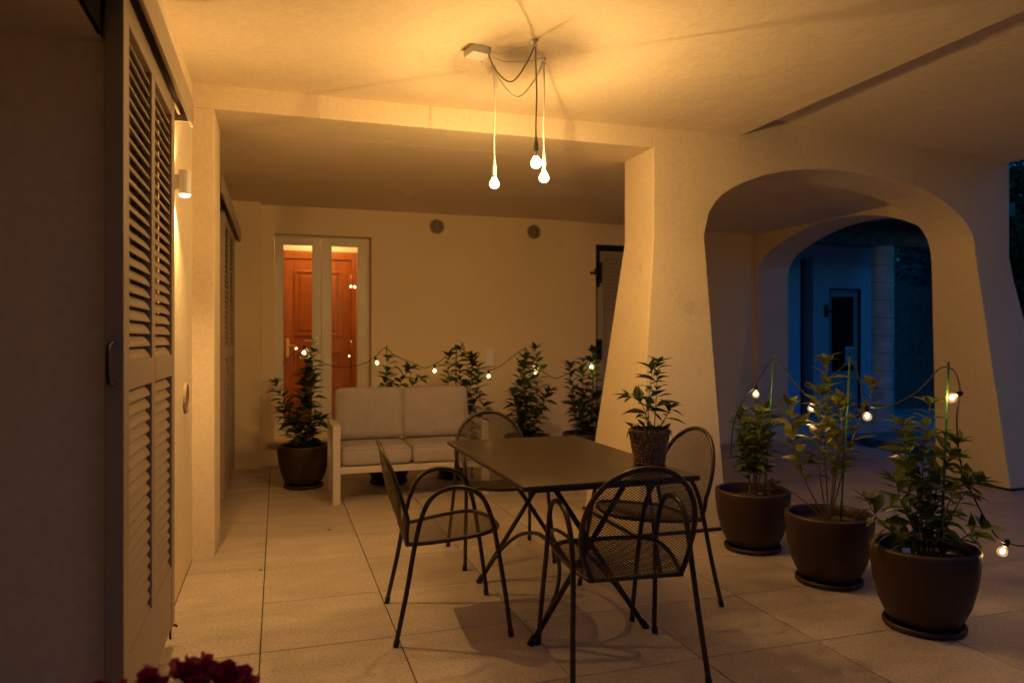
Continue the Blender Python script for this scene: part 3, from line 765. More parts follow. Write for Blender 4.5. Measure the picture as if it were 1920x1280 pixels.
def rrect(w_, d_, r_, z, n=5):
    out = []
    for cx_, cy_, a0 in ((w_ / 2 - r_, d_ / 2 - r_, 0), (-w_ / 2 + r_, d_ / 2 - r_, 90), (-w_ / 2 + r_, -d_ / 2 + r_, 180), (w_ / 2 - r_, -d_ / 2 + r_, 270)):
        for k in range(n + 1):
            t = R(a0 + 90 * k / n); out.append((cx_ + r_ * math.cos(t), cy_ + r_ * math.sin(t), z))
    return out
for i, s in enumerate((-1, 1)):
    o = cushion(.578, .60, .145, .035, .010, seed=i).build('seat_cushion', 'sofa_fabric', S, smooth=True, loc=(s * .291, .325, .368))
    m = MB(); m.tube(rrect(.572, .594, .04, .060), .0042, 6, closed=True); m.build('piping', 'piping', o, smooth=True)
    o = cushion(.590, .44, .13, .035, .022, seed=5 + i).build('back_cushion', 'sofa_fabric', S, smooth=True, loc=(s * .293, .565, .672))
    o.rotation_euler = (R(82), 0, R(-1.0 * s))
    m = MB(); m.tube(rrect(.584, .434, .04, .052), .0042, 6, closed=True); m.build('piping', 'piping', o, smooth=True)

# ================================================================== plants
def leaf_mesh(name, L, W, fold, curl, mt):
    m = MB(); n = 5
    prof = [0.0, .62, 1.0, .80, .42, 0.0]
    for k in range(n + 1):
        t = k / n; x = L * t; z = -curl * L * t * t; h = W / 2 * prof[k]
        if k in (0, n): m.v.append((x, 0, z))
        else: m.v += [(x, -h, z + fold * h), (x, 0, z), (x, h, z + fold * h)]
    m.f = [(0, 2, 1), (0, 3, 2)]
    for k in range(1, n - 1):
        a = 1 + (k - 1) * 3
        m.f += [(a, a + 1, a + 4, a + 3), (a + 1, a + 2, a + 5, a + 4)]
    a = 1 + (n - 2) * 3; e = a + 3
    m.f += [(a, a + 1, e), (a + 1, a + 2, e)]
    return m.mesh(name, mt, smooth=True)
LEAF = {}
for mt in ('leaf_dark', 'leaf_yellow', 'leaf_mid'):
    LEAF[mt] = [leaf_mesh('leaf', 1, .44, .32, .22, mt), leaf_mesh('leaf', 1, .50, .22, .08, mt), leaf_mesh('leaf', 1, .38, .45, .40, mt)]
def put_leaf(parent, p, d, size, mt, rr, roll=.5):
    d = d.normalized()
    x = d; up = Vector((0, 0, 1)) if abs(d.z) < .92 else Vector((1, 0, 0))
    y = up.cross(x).normalized(); z = x.cross(y)
    M3 = Matrix((x, y, z)).transposed().to_4x4() @ Matrix.Rotation(rr.uniform(-roll, roll), 4, 'X')
    o = bpy.data.objects.new('leaf', rr.choice(LEAF[mt])); sc.collection.objects.link(o); o.parent = parent
    o.matrix_local = Matrix.Translation(p) @ M3 @ Matrix.Diagonal((size, size, size, 1))
    return o
def grow(parent, stems, mt, rr, leaf_len, gap, start=.18, ratio=1.0, tilt=.55, stem_r=.0045, stem_mat='stem', tuft=4):
    """stems: list of polylines (local). One joined stem mesh, single leaves along each stem"""
    m = MB(); n = 0
    for st in stems:
        pts = spline(st, 6); L = len(pts)
        m.tube(pts, [stem_r * (1 - .72 * k / (L - 1)) for k in range(L)], 6)
        acc = 0; ang = rr.uniform(0, 6.28); tot = sum((pts[k + 1] - pts[k]).length for k in range(L - 1)); run = 0
        nxt = start * tot
        for k in range(L - 1):
            seg = pts[k + 1] - pts[k]; l = seg.length
            while run + l >= nxt:
                f = (nxt - run) / l; p = pts[k] + seg * f; t = nxt / tot
                ang += 2.4 + rr.uniform(-.4, .4)
                ax = seg.normalized(); o1 = ax.orthogonal().normalized(); o2 = ax.cross(o1)
                out = o1 * math.cos(ang) + o2 * math.sin(ang)
                d = out + ax * (tilt + rr.uniform(-.35, .35)) + Vector((0, 0, -.25 * (1 - t)))
                put_leaf(parent, p, d, leaf_len * rr.uniform(.75, 1.3) * (1.0 - .25 * (t > .9)), mt, rr); n += 1
                nxt += gap * rr.uniform(.5, 1.25)
            run += l
        for q in range(tuft):
            a = ang + q * 6.28 / tuft; d = Vector((math.cos(a), math.sin(a), .15 + .5 * (q % 2))) + (pts[-1] - pts[-2]).normalized() * .5
            put_leaf(parent, pts[-1], d, leaf_len * rr.uniform(.6, .95), mt, rr); n += 1
    m.build('stem', stem_mat, parent, smooth=True)
    return n
pot_m = MB(); pot_m.lathe([(.0005, .028), (.135, .028), (.160, .050), (.192, .120), (.215, .215), (.226, .300), (.230, .362), (.228, .372), (.220, .377), (.206, .377), (.199, .370), (.198, .330), (.19, .30), (.0005, .29)], 56)
pot_me = pot_m.mesh('pot', 'pot', smooth=True)
sau = MB(); sau.lathe([(.0005, 0), (.158, 0), (.172, .006), (.175, .020), (.172, .030), (.164, .030), (.160, .012), (.0005, .010)], 48); sau_me = sau.mesh('saucer', 'pot', smooth=True)
so = MB(); rr_ = random.Random(3)
n_ = 28
rings = [(.0, .325), (.05, .322), (.10, .318), (.15, .312), (.1975, .306)]
for r_, z in rings[1:]:
    for k in range(n_):
        a = 2 * math.pi * k / n_; so.v.append((r_ * math.cos(a), r_ * math.sin(a), z + rr_.uniform(-.006, .006)))
so.v.append((0, 0, .325)); ce = len(so.v) - 1
for k in range(n_): so.f.append((ce, k, (k + 1) % n_))
for i in range(len(rings) - 2):
    for k in range(n_): so.f.append((i * n_ + k, i * n_ + (k + 1) % n_, (i + 1) * n_ + (k + 1) % n_, (i + 1) * n_ + k))
soil_me = so.mesh('soil', 'soil', smooth=True)
def potted(loc, label, group):
    e = empty('potted_plant', loc, label, 'potted plant', group, rz=0)
    link('pot', pot_me, e); link('saucer', sau_me, e); link('soil', soil_me, e)
    return e
GB = 'potted laurels along the back wall'; GR = 'potted shrubs in front of the arch'
def column_stems(rr, n, h, spread, lean=(0, 0)):
    out = []
    for k in range(n):
        a = 6.28 * k / n + rr.uniform(-.4, .4); r0 = rr.uniform(.01, .05); hh = h * rr.uniform(.62, 1.0) if k else h
        r1 = spread * rr.uniform(.4, 1)
        b = Vector((r0 * math.cos(a), r0 * math.sin(a), .30))
        out.append([b, b + Vector((math.cos(a) * r1 * .5 + lean[0] * .3, math.sin(a) * r1 * .5 + lean[1] * .3, (hh - .3) * .4)),
                    Vector((math.cos(a) * r1 + lean[0], math.sin(a) * r1 + lean[1], .3 + (hh - .3) * .75)), Vector((math.cos(a) * r1 * .8 + lean[0] * 1.2, math.sin(a) * r1 * .8 + lean[1] * 1.2, hh))])
    return out
# back row
rr = random.Random(11); e = potted((.225, 6.88, 0), 'potted laurel in front of the glass door, left of the sofa', GB)
st = column_stems(rr, 3, 1.20, .05, (.03, 0)) + [[Vector((-.03, 0, .30)), Vector((-.08, -.02, .5)), Vector((-.15, -.02, .72)), Vector((-.24, -.02, .93))],
      [Vector((.02, 0, .3)), Vector((.07, 0, .42)), Vector((.12, 0, .54)), Vector((.17, -.01, .60))], [Vector((0, 0, .3)), Vector((-.06, .03, .45)), Vector((-.12, .0, .58)), Vector((-.17, 0, .66))],
      [Vector((0, .02, .3)), Vector((.03, -.06, .45)), Vector((.05, -.10, .56)), Vector((.10, -.12, .62))]]
grow(e, st, 'leaf_dark', rr, .125, .0178, .08, tuft=6)
rr = random.Random(12); e = potted((.985, 6.86, 0), 'potted laurel mostly hidden behind the left half of the sofa', GB)
st = [[Vector((.0, .0, .3)), Vector((.01, 0, .6)), Vector((-.01, 0, .9)), Vector((.0, 0, 1.14))], [Vector((.03, 0, .3)), Vector((.05, 0, .6)), Vector((.08, 0, .82)), Vector((.15, 0, 1.0)), Vector((.19, -.01, 1.04))],
      [Vector((-.02, 0, .3)), Vector((-.04, 0, .6)), Vector((-.05, 0, .85)), Vector((-.03, 0, .98))], [Vector((.02, 0, .3)), Vector((.12, 0, .62)), Vector((.20, 0, .86)), Vector((.30, 0, .95))]]
grow(e, st, 'leaf_dark', rr, .125, .026, .3, tuft=6)
rr = random.Random(13); e = potted((1.63, 6.92, 0), 'potted laurel behind the right end of the sofa, below the alarm box', GB)
st = [[Vector((-.02, 0, .3)), Vector((-.06, 0, .6)), Vector((-.07, 0, .9)), Vector((-.06, 0, 1.16))], [Vector((.02, 0, .3)), Vector((.08, 0, .6)), Vector((.16, -.02, .95)), Vector((.12, 0, 1.18)), Vector((.04, 0, 1.22))],
      [Vector((.03, .02, .3)), Vector((.12, .02, .5)), Vector((.21, .02, .75)), Vector((.22, 0, 1.02)), Vector((.17, 0, 1.13))], [Vector((.03, 0, .3)), Vector((.12, -.05, .42)), Vector((.22, -.08, .56)), Vector((.27, -.08, .68))],
      [Vector((.0, -.02, .3)), Vector((.05, -.03, .6)), Vector((.05, -.03, .85)), Vector((.03, 0, 1.05))]]
grow(e, st, 'leaf_dark', rr, .120, .0165, .2, tuft=6)
rr = random.Random(14); e = potted((2.36, 6.93, 0), 'tall bushy potted laurel directly behind the far chair', GB)
st = column_stems(rr, 6, 1.22, .13) + [[Vector((0, 0, .3)), Vector((-.08, -.03, .45)), Vector((-.13, -.05, .65)), Vector((-.16, -.05, .78))], [Vector((0, 0, .3)), Vector((.08, -.03, .5)), Vector((.15, -.05, .68)), Vector((.22, -.05, .80))]]
grow(e, st, 'leaf_dark', rr, .125, .0232, .08, tuft=6)
rr = random.Random(15); e = potted((2.98, 6.93, 0), 'potted laurel beside the black framed shutter, partly behind the arch pillar', GB)
st = [[Vector((-.05, 0, .3)), Vector((-.10, 0, .6)), Vector((-.15, 0, .9)), Vector((-.17, 0, 1.05))], [Vector((-.01, 0, .3)), Vector((-.02, 0, .6)), Vector((-.03, 0, .9)), Vector((-.02, 0, 1.10))],
      [Vector((.04, 0, .3)), Vector((.07, 0, .6)), Vector((.09, 0, .9)), Vector((.09, 0, 1.20))], [Vector((.02, -.03, .3)), Vector((.03, -.06, .5)), Vector((.10, -.06, .65)), Vector((.15, -.05, .75))],
      [Vector((-.02, -.03, .3)), Vector((-.07, -.06, .5)), Vector((-.12, -.06, .6)), Vector((-.17, -.05, .66))], [Vector((.03, .03, .3)), Vector((.06, .05, .5)), Vector((.02, .05, .7)), Vector((.04, .05, .84))]]
grow(e, st, 'leaf_dark', rr, .125, .019, .08, tuft=6)
# right row
rr = random.Random(21); e = potted((2.862, 3.985, 0), 'low bushy potted shrub nearest the arch pillar, farthest of the three', GR)
st = []
for k in range(9):
    a = 6.28 * k / 9 + rr.uniform(-.3, .3); r1 = rr.uniform(.06, .17); h = rr.uniform(.68, .90)
    st.append([Vector((.02 * math.cos(a), .02 * math.sin(a), .30)), Vector((r1 * .35 * math.cos(a), r1 * .35 * math.sin(a), .45)), Vector((r1 * .8 * math.cos(a), r1 * .8 * math.sin(a), .30 + (h - .3) * .7)), Vector((r1 * math.cos(a), r1 * math.sin(a), h))])
st.append([Vector((.06, -.04, .30)), Vector((.09, -.05, .34)), Vector((.10, -.05, .37)), Vector((.11, -.05, .40))])
grow(e, st, 'leaf_mid', rr, .098, .019, .34, tuft=6, stem_r=.0042)
for k in range(3): put_leaf(e, Vector((-.09 + .02 * k, -.06, .325)), Vector((-.2 + .1 * k, -.1, 1)), .06, 'leaf_yellow', rr)
rr = random.Random(22); e = potted((2.868, 3.315, 0), 'airy potted shrub with yellowish leaves, middle of the three by the arch', GR)
ca, sa = math.cos(YAW), -math.sin(YAW)
def rt(x, d, z): return Vector((x * ca - d * sa, x * sa + d * ca, z))
st = [[rt(0, 0, .30), rt(-.01, 0, .5), rt(-.03, -.02, .8), rt(-.02, -.02, 1.05), rt(-.03, -.02, 1.20)], [rt(.0, 0, .32), rt(-.10, .02, .50), rt(-.16, .03, .68), rt(-.19, .03, .84), rt(-.21, .03, .96)],
      [rt(.0, 0, .32), rt(.05, 0, .50), rt(.11, .0, .72), rt(.17, .0, .88), rt(.23, .0, 1.02), rt(.24, 0, 1.06)], [rt(0, 0, .30), rt(.05, .03, .55), rt(.08, .04, .80), rt(.10, .03, .98)],
      [rt(0, 0, .30), rt(-.06, -.04, .55), rt(-.08, -.06, .80), rt(-.07, -.06, 1.02)], [rt(0, 0, .3), rt(.02, -.02, .6), rt(.05, -.04, .80), rt(.04, -.05, .95)]]
grow(e, st, 'leaf_yellow', rr, .118, .027, .38, tuft=7, stem_r=.0052, tilt=.75)
m = MB(); m.tube(spline([rt(-.02, 0, .33), rt(-.12, .03, .43), rt(-.26, .05, .52), rt(-.40, .06, .58)], 6), .003, 6); m.build('stem', 'stem', e, smooth=True)
rr = random.Random(23); e = potted((2.838, 2.665, 0), 'large spreading potted shrub with a white tag, nearest of the three', GR)
st = [[rt(0, 0, .30), rt(-.01, 0, .55), rt(.0, 0, .80), rt(.03, 0, 1.02)], [rt(.02, 0, .3), rt(.05, .02, .5), rt(.09, .02, .70), rt(.17, .02, .84)], [rt(-.02, 0, .3), rt(-.06, 0, .52), rt(-.08, 0, .74), rt(-.10, 0, .92)],
      [rt(-.04, 0, .31), rt(-.12, -.02, .40), rt(-.22, -.02, .50), rt(-.27, -.02, .58)], [rt(.02, 0, .3), rt(.10, 0, .45), rt(.18, 0, .60), rt(.25, 0, .66)], [rt(-.02, -.03, .3), rt(-.08, -.06, .46), rt(-.15, -.08, .60), rt(-.17, -.08, .68)],
      [rt(.02, .03, .3), rt(.06, .08, .50), rt(.12, .10, .68), rt(.20, .10, .76)], [rt(0, -.04, .3), rt(.03, -.08, .48), rt(.07, -.10, .62), rt(.14, -.10, .70)], [rt(.03, -.02, .3), rt(.11, -.04, .38), rt(.18, -.05, .44), rt(.24, -.05, .46)],
      [rt(0, 0, .3), rt(.0, .04, .55), rt(-.03, .06, .75), rt(-.05, .06, .86)]]
grow(e, st, 'leaf_mid', rr, .108, .0208, .18, tuft=6, stem_r=.005)
m = MB(); M_ = Matrix.Translation(rt(-.135, -.11, .345)) @ Matrix.Rotation(-YAW, 4, 'Z') @ Matrix.Rotation(R(-15), 4, 'X')
m.box(-.017, .017, -.001, .001, 0, .045, M_); tg = m.build('plant_tag', 'sign_white', e)
m = MB(); m.box(-.011, .010, -.0022, -.0012, .014, .026, M_); m.build('tag_print', 'sign_blue', tg)
m = MB(); m.box(-.005, .005, -.001, .001, -.05, 0, M_); m.build('tag_stem', 'cord_black', tg)

rr = random.Random(24); e = potted((3.72, 1.98, 0), 'potted shrub standing apart from the three, outside the right edge', GR)
st = column_stems(rr, 5, .95, .16); grow(e, st, 'leaf_mid', rr, .10, .032, .3, tuft=5)
# stakes
def stake(a, b, label):
    A, B = Vector(a), Vector(b); d = B - A
    e = empty('garden_stake', a, label, 'plant stake', 'green plant stakes')
    m = MB(); m.tube([(0, 0, 0)] + [tuple(d * (k / 6)) for k in range(1, 7)], .0058, 8); m.build('rod', 'stake', e, smooth=True)
    m = MB()
    for k in range(1, 7): m.tube([tuple(d * (k / 7 - .004)), tuple(d * (k / 7 + .004))], .0072, 8)
    m.build('node_rings', 'stake', e, smooth=True)
LS = [((.27, 6.90, .31), (.276, 6.90, 1.205), 'green stake in the laurel pot before the glass door'), ((.955, 6.90, .31), (.973, 6.92, 1.26), 'green stake behind the left half of the sofa'),
      ((1.62, 6.92, .31), (1.641, 6.92, 1.258), 'green stake behind the right end of the sofa'), ((2.335, 6.94, .31), (2.338, 6.92, 1.246), 'green stake in the laurel behind the far chair'),
      ((3.06, 6.93, .31), (3.073, 6.92, 1.217), 'green stake in the laurel beside the black framed shutter'),
      ((2.915, 3.94, .31), (2.930, 3.86, 1.225), 'green stake in the pot nearest the arch pillar'), ((2.905, 3.27, .31), (2.921, 3.216, 1.229), 'green stake in the middle pot by the arch'),
      ((2.90, 2.63, .31), (2.902, 2.593, 1.218), 'green stake in the nearest pot by the arch'), ((3.72, 1.98, .31), (3.72, 1.96, 1.22), 'green stake in the pot outside the right edge')]
for a, b, lab in LS: stake(a, b, lab)

# string lights
def string_light(name, label, cord_pts, bulbs, hang):
    e = empty(name, cord_pts[0], label, 'string lights', 'string lights')
    O = Vector(cord_pts[0])
    m = MB(); m.tube([p - O for p in spline(cord_pts, 7)], .0036, 7); m.build('cord', 'cord_black', e, smooth=True)
    for b, hv in zip(bulbs, hang):
        b = Vector(b) - O; hv = Vector(hv).normalized()
        q = Vector((0, 0, 1)).rotation_difference(-hv).to_matrix().to_4x4()
        def tf(mb): mb.v = [tuple(b + q @ Vector(p)) for p in mb.v]; return mb
        m = MB(); m.lathe([(.0085, .022), (.0115, .024), (.0115, .050), (.008, .056), (.004, .060)], 14); tf(m).build('socket', 'cord_black', e, smooth=False)
        m = MB(); m.lathe([(.008, .026), (.010, .020), (.0185, .010), (.0225, -.002), (.0205, -.014), (.012, -.022), (.0005, -.0245)], 18); bo = tf(m).build('bulb', 'bulb_glass', e, smooth=True)
        m = MB(); m.ball((0, 0, .001), .0095, 10, 6, (1, 1, 1.2)); tf(m).build('filament', 'filament', bo, smooth=True)
D = (0, 0, -1)
Lb = [(.229, 6.88, 1.200), (.884, 6.92, 1.102), (1.427, 6.92, 1.02), (1.96, 6.92, .962), (2.439, 6.90, .991), (3.038, 6.90, 1.038)]
string_light('string_light', 'black cord with small glowing globe bulbs strung behind the sofa',
    [(.05, 6.90, 1.10), (.14, 6.89, 1.20), (.229, 6.88, 1.262), (.276, 6.895, 1.19), (.36, 6.9, 1.12), (.55, 6.9, 1.065), (.74, 6.9, 1.09), (.858, 6.92, 1.152), (.93, 6.92, 1.225), (.973, 6.915, 1.235), (1.05, 6.92, 1.17), (1.22, 6.92, 1.095), (1.33, 6.92, 1.05), (1.427, 6.92, 1.082),
     (1.52, 6.92, 1.14), (1.59, 6.92, 1.225), (1.641, 6.912, 1.24), (1.70, 6.92, 1.18), (1.83, 6.92, 1.07), (1.96, 6.92, 1.022), (2.08, 6.92, 1.06), (2.22, 6.92, 1.16), (2.338, 6.91, 1.225), (2.40, 6.91, 1.13), (2.439, 6.90, 1.055), (2.54, 6.91, .985), (2.66, 6.91, .93), (2.76, 6.91, .965), (2.92, 6.91, 1.03), (3.038, 6.905, 1.10), (3.073, 6.91, 1.19), (3.16, 6.93, 1.12)],
    Lb, [D, (.35, 0, -1), D, D, D, D])
Rb = [(2.800, 3.865, .985), (2.829, 3.403, .940), (2.894, 3.067, .925), (2.874, 2.549, 1.06), (3.137, 2.518, .360)]
string_light('string_light', 'black cord with small glowing globe bulbs strung over the pots by the arch',
    [(2.70, 3.98, .60), (2.70, 3.95, .80), (2.74, 3.90, .95), (2.800, 3.865, 1.045), (2.87, 3.86, 1.15), (2.930, 3.855, 1.20), (2.935, 3.75, 1.12), (2.90, 3.58, 1.03), (2.829, 3.403, 1.0), (2.86, 3.32, 1.08), (2.921, 3.21, 1.205), (2.925, 3.15, 1.10), (2.894, 3.067, .985), (2.91, 2.95, .985), (2.92, 2.78, 1.07), (2.905, 2.65, 1.18), (2.902, 2.588, 1.19),
     (2.935, 2.58, 1.16), (2.945, 2.57, 1.08), (2.96, 2.60, .95), (2.985, 2.60, .75), (3.04, 2.57, .58), (3.105, 2.53, .435), (3.16, 2.50, .395), (3.24, 2.44, .41), (3.42, 2.30, .58), (3.60, 2.12, .88), (3.72, 1.96, 1.19)],
    Rb, [D, D, (.2, 0, -1), (-.8, .1, -.35), (-.5, .1, -.9)])

# planter on the table
Q = empty('table_planter', (1.655, 3.09, .74), 'small pebble-clad planter with a green plant on the table corner', 'planter')
m = MB(); m.lathe([(.0005, .001), (.064, .001), (.091, .160), (.091, .166), (.083, .166), (.080, .13), (.0005, .13)], 28); m.build('pot', 'basket', Q, smooth=False)
m = MB(); rr = random.Random(5)
for row in range(12):
    z = .009 + row * .0132; r_ = .064 + .027 * z / .16 + .002; n = int(2 * math.pi * r_ / .0138)
    for k in range(n):
        a = 2 * math.pi * (k + .5 * (row % 2)) / n + rr.uniform(-.03, .03); s_ = rr.uniform(.006, .0085)
        m.ball((r_ * math.cos(a), r_ * math.sin(a), z + rr.uniform(-.0015, .0015)), s_, 6, 4, (rr.uniform(.85, 1.2), rr.uniform(.85, 1.2), rr.uniform(.75, 1.1)))
tag(m.build('pebble_cladding', 'pebble', Q, smooth=True), kind='stuff')
m = MB(); m.lathe([(.0005, .128), (.04, .142), (.081, .138), (.081, .120), (.0005, .12)], 20, close=True); m.build('soil', 'soil', Q, smooth=True)
rr = random.Random(31)
st = [[rt(0, 0, .13), rt(-.005, 0, .24), rt(.005, 0, .36), rt(.015, 0, .44)], [rt(.02, 0, .13), rt(.03, 0, .26), rt(.035, 0, .38), rt(.045, 0, .47)], [rt(0, 0, .13), rt(-.01, 0, .20), rt(-.035, -.01, .275), rt(-.07, -.01, .305), rt(-.10, -.01, .315)],
      [rt(.03, 0, .13), rt(.06, 0, .19), rt(.085, 0, .23), rt(.105, 0, .26)]]
grow(Q, st, 'leaf_dark', rr, .088, .020, .32, tuft=5, stem_r=.003, stem_mat='stem_green')
for k in range(46):
    a = rr.uniform(0, 6.28); r_ = rr.uniform(.01, .078); p = Vector((r_ * math.cos(a), r_ * math.sin(a), .142 + rr.uniform(0, .03)))
    put_leaf(Q, p, Vector((math.cos(a) * .8, math.sin(a) * .8, rr.uniform(.2, 1.2))), rr.uniform(.035, .06), 'leaf_dark', rr)
for a in (2.9, 3.4, -.4, 5.2, .1):
    put_leaf(Q, Vector((.088 * math.cos(a), .088 * math.sin(a), .165)), Vector((math.cos(a) * .5, math.sin(a) * .5, -1)), .055, 'leaf_dark', rr)

# red flowers close to the camera
F = empty('flower_pot', (-.215, 1.66, 0), 'pot of blurred red flowers at the bottom edge, nearest the camera', 'flower pot')
m = MB(); m.lathe([(.0005, 0), (.09, 0), (.12, .20), (.135, .20), (.135, .235), (.120, .235), (.112, .19), (.0005, .19)], 32); m.build('pot', 'terracotta', F)
m = MB(); m.lathe([(.0005, .205), (.06, .21), (.112, .20), (.110, .17), (.0005, .17)], 20, close=True); m.build('soil', 'soil', F)
rr = random.Random(41); heads = [(.037, 0, .612), (-.03, .01, .598), (.105, 0, .595), (-.12, .0, .588), (.065, .04, .60), (.02, -.05, .56), (-.08, -.03, .57), (.135, .03, .575)]
st = [[Vector((hx * .2, hy * .2, .20)), Vector((hx * .5, hy * .5, .36)), Vector((hx, hy, hz - .02))] for hx, hy, hz in heads]
grow(F, st, 'leaf_dark', rr, .06, .030, .05, tuft=0, stem_r=.003, stem_mat='stem_green')
pm = MB(); pm.v = [(0, 0, 0), (.012, -.008, .004), (.024, -.011, .012), (.030, 0, .013), (.024, .011, .012), (.012, .008, .004)]; pm.f = [(0, 1, 2, 3), (0, 3, 4, 5)]
petal_me = pm.mesh('petal', 'petal', smooth=True)
for hx, hy, hz in heads:
    h = bpy.data.objects.new('flower_head', None); sc.collection.objects.link(h); h.parent = F; h.location = (hx, hy, hz); h.empty_display_size = .02
    for k in range(34):
        o = link('petal', petal_me, h, (rr.uniform(-.014, .014), rr.uniform(-.014, .014), rr.uniform(-.016, .012)))
        o.scale = (1.3, 1.5, 1.3)
        o.rotation_euler = (rr.uniform(-.3, .3), -rr.uniform(-.2, 1.2), rr.uniform(0, 6.28))

# fallen leaves and specks on the floor
rr = random.Random(51)
FL = ['in front of the left sofa leg', 'beside the pilaster foot', 'at the joint nearest the side wall', 'between pilaster and left chair', 'before the laurel pot by the door', 'at the foot of the back wall chase',
      'touching the left sofa leg', 'under the right sofa half', 'behind the right-hand chair', 'under the sofa centre', 'left of the sofa, one tile in front', 'beside the arch pillar foot']
for k, (x, y) in enumerate(((.60, 6.35), (-.11, 5.22), (-.09, 4.45), (.34, 5.25), (.05, 6.6), (-.07, 7.3), (.45, 6.2), (1.25, 6.4), (1.9, 5.4), (1.05, 6.25), (.12, 5.9), (2.05, 4.75))):
    m = MB(); s_ = rr.uniform(.012, .024)
    m.v = [(-s_, 0, .002), (-.2 * s_, -.4 * s_, .007), (s_, 0, .004), (.1 * s_, .45 * s_, .010)]; m.f = [(0, 1, 2), (0, 2, 3)]
    o = m.build('fallen_leaf', 'dry_leaf', None, loc=(x, y, .001)); o.rotation_euler = (0, 0, rr.uniform(0, 6))
    tag(o, 'tiny dry brown leaf lying on the tiles ' + FL[k], 'leaf', 'dry leaves on the tiles')

# ================================================================== courtyard beyond the arches
A = empty('annex', (0, 0, 0), 'dark annex building with a round column seen through the arches', 'building')
ya = 9.85
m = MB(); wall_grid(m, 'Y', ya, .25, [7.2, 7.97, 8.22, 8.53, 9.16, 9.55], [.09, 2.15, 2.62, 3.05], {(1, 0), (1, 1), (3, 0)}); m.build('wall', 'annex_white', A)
m = MB(); m.box(7.7, 8.5, 10.9, 11.0, .09, 3.0); m.box(7.6, 7.7, 10.1, 11.0, .09, 3.0); m.box(8.5, 8.6, 10.11, 11.0, .09, 3.0); m.build('passage_wall', 'rough_render', A)
m = MB(); m.box(6.6, 9.7, 7.6, 11.5, 3.02, 3.2); m.box(6.7, 9.65, 8.66, 9.0, 2.70, 3.019); m.build('roof', 'rough_render', A)
m = MB(); m.lathe([(.155, .095), (.155, 2.72)], 32, (8.62, 8.83, 0)); m.build('column', 'concrete', A, smooth=False)
for k in range(9):
    m = MB(); z = .35 + k * .26; pts = [(8.62 + .1555 * math.cos(t), 8.83 + .1555 * math.sin(t), z + .02 * math.sin(t)) for t in [2 * math.pi * q / 28 for q in range(28)]]
    m.tube(pts, .004, 5, closed=True); m.build('joint_ring', 'dark_base', A)
for z in (1.22, .70):
    m = MB(); 
    for q in range(6):
        t0, t1 = R(215 + q * 9), R(215 + (q + 1) * 9)
        m.add([(8.62 + .157 * math.cos(t), 8.83 + .157 * math.sin(t), zz) for t, zz in ((t0, z), (t1, z), (t1, z + .05), (t0, z + .05))], [(0, 1, 2, 3)])
    m.build('paper_patch', 'sign_white', A)
m = MB()
for (a, b, c, d) in ((8.54, 8.62, .10, 2.13), (9.07, 9.15, .10, 2.13), (8.62, 9.07, 2.02, 2.13), (8.62, 9.07, .10, .80)): m.box(a, b, ya + .05, ya + .10, c, d)
ad = tag(m.build('metal_door', 'annex_door', A, bevel=.004), 'blue grey door with a dark glass pane')
m = MB(); m.box(8.62, 9.07, ya + .07, ya + .08, .80, 2.02); m.build('pane', 'dark_glass', ad)
m = MB(); m.box(8.531, 8.539, ya - .005, ya + .06, .1, 2.148); m.box(9.151, 9.159, ya - .005, ya + .06, .1, 2.148); m.box(8.54, 9.15, ya - .005, ya + .06, 2.131, 2.148); m.build('door_trim', 'dark_base', A)
m = MB(); m.box(8.43, 8.47, ya - .05, ya - .005, 1.68, 1.88); m.box(8.47, 8.545, ya - .04, ya - .01, 1.76, 1.79); m.build('door_bracket', 'black_iron', A)
m = MB(); m.box(9.551, 12.4, 10.35, 10.5, .09, 2.27); m.build('rough_wall', 'rough_render', A)
m = MB(); m.box(9.5, 13.0, 11.4, 11.6, .09, 2.85); m.build('far_wall', 'annex_white', A)
m = MB()
for k in range(3): m.box(9.6, 13.0, 10.8 + .02 * k, 10.86 + .02 * k, 2.72 + .14 * k, 2.77 + .14 * k)
m.build('eave_rails', 'rough_render', A)
sg = empty('warning_sign', (8.97, ya + .044, 1.05), 'small white notice with a dark round emblem on the annex door', 'sign')
m = MB(); m.box(-.082, .082, -.004, .004, -.15, .15); m.build('board', 'sign_white', sg)
m = MB(); n = 28
for k in range(n):
    t0, t1 = 2 * math.pi * k / n, 2 * math.pi * (k + 1) / n
    m.add([(.064 * math.cos(t0), -.0055, .045 + .064 * math.sin(t0)), (.064 * math.cos(t1), -.0055, .045 + .064 * math.sin(t1)), (.049 * math.cos(t1), -.0055, .045 + .049 * math.sin(t1)), (.049 * math.cos(t0), -.0055, .045 + .049 * math.sin(t0))], [(0, 1, 2, 3)])
m.build('emblem_ring', 'sign_dark', sg)
m = MB(); m.ball((0, -.0056, .045), .026, 10, 6, (.8, .03, 1.2)); m.build('emblem_centre', 'sign_dark', sg)
for k in range(3):
    m = MB(); m.box(-.06, .06 - .02 * (k == 2), -.0055, -.0045, -.075 - .028 * k, -.065 - .028 * k); m.build('text_line', 'sign_dark', sg)

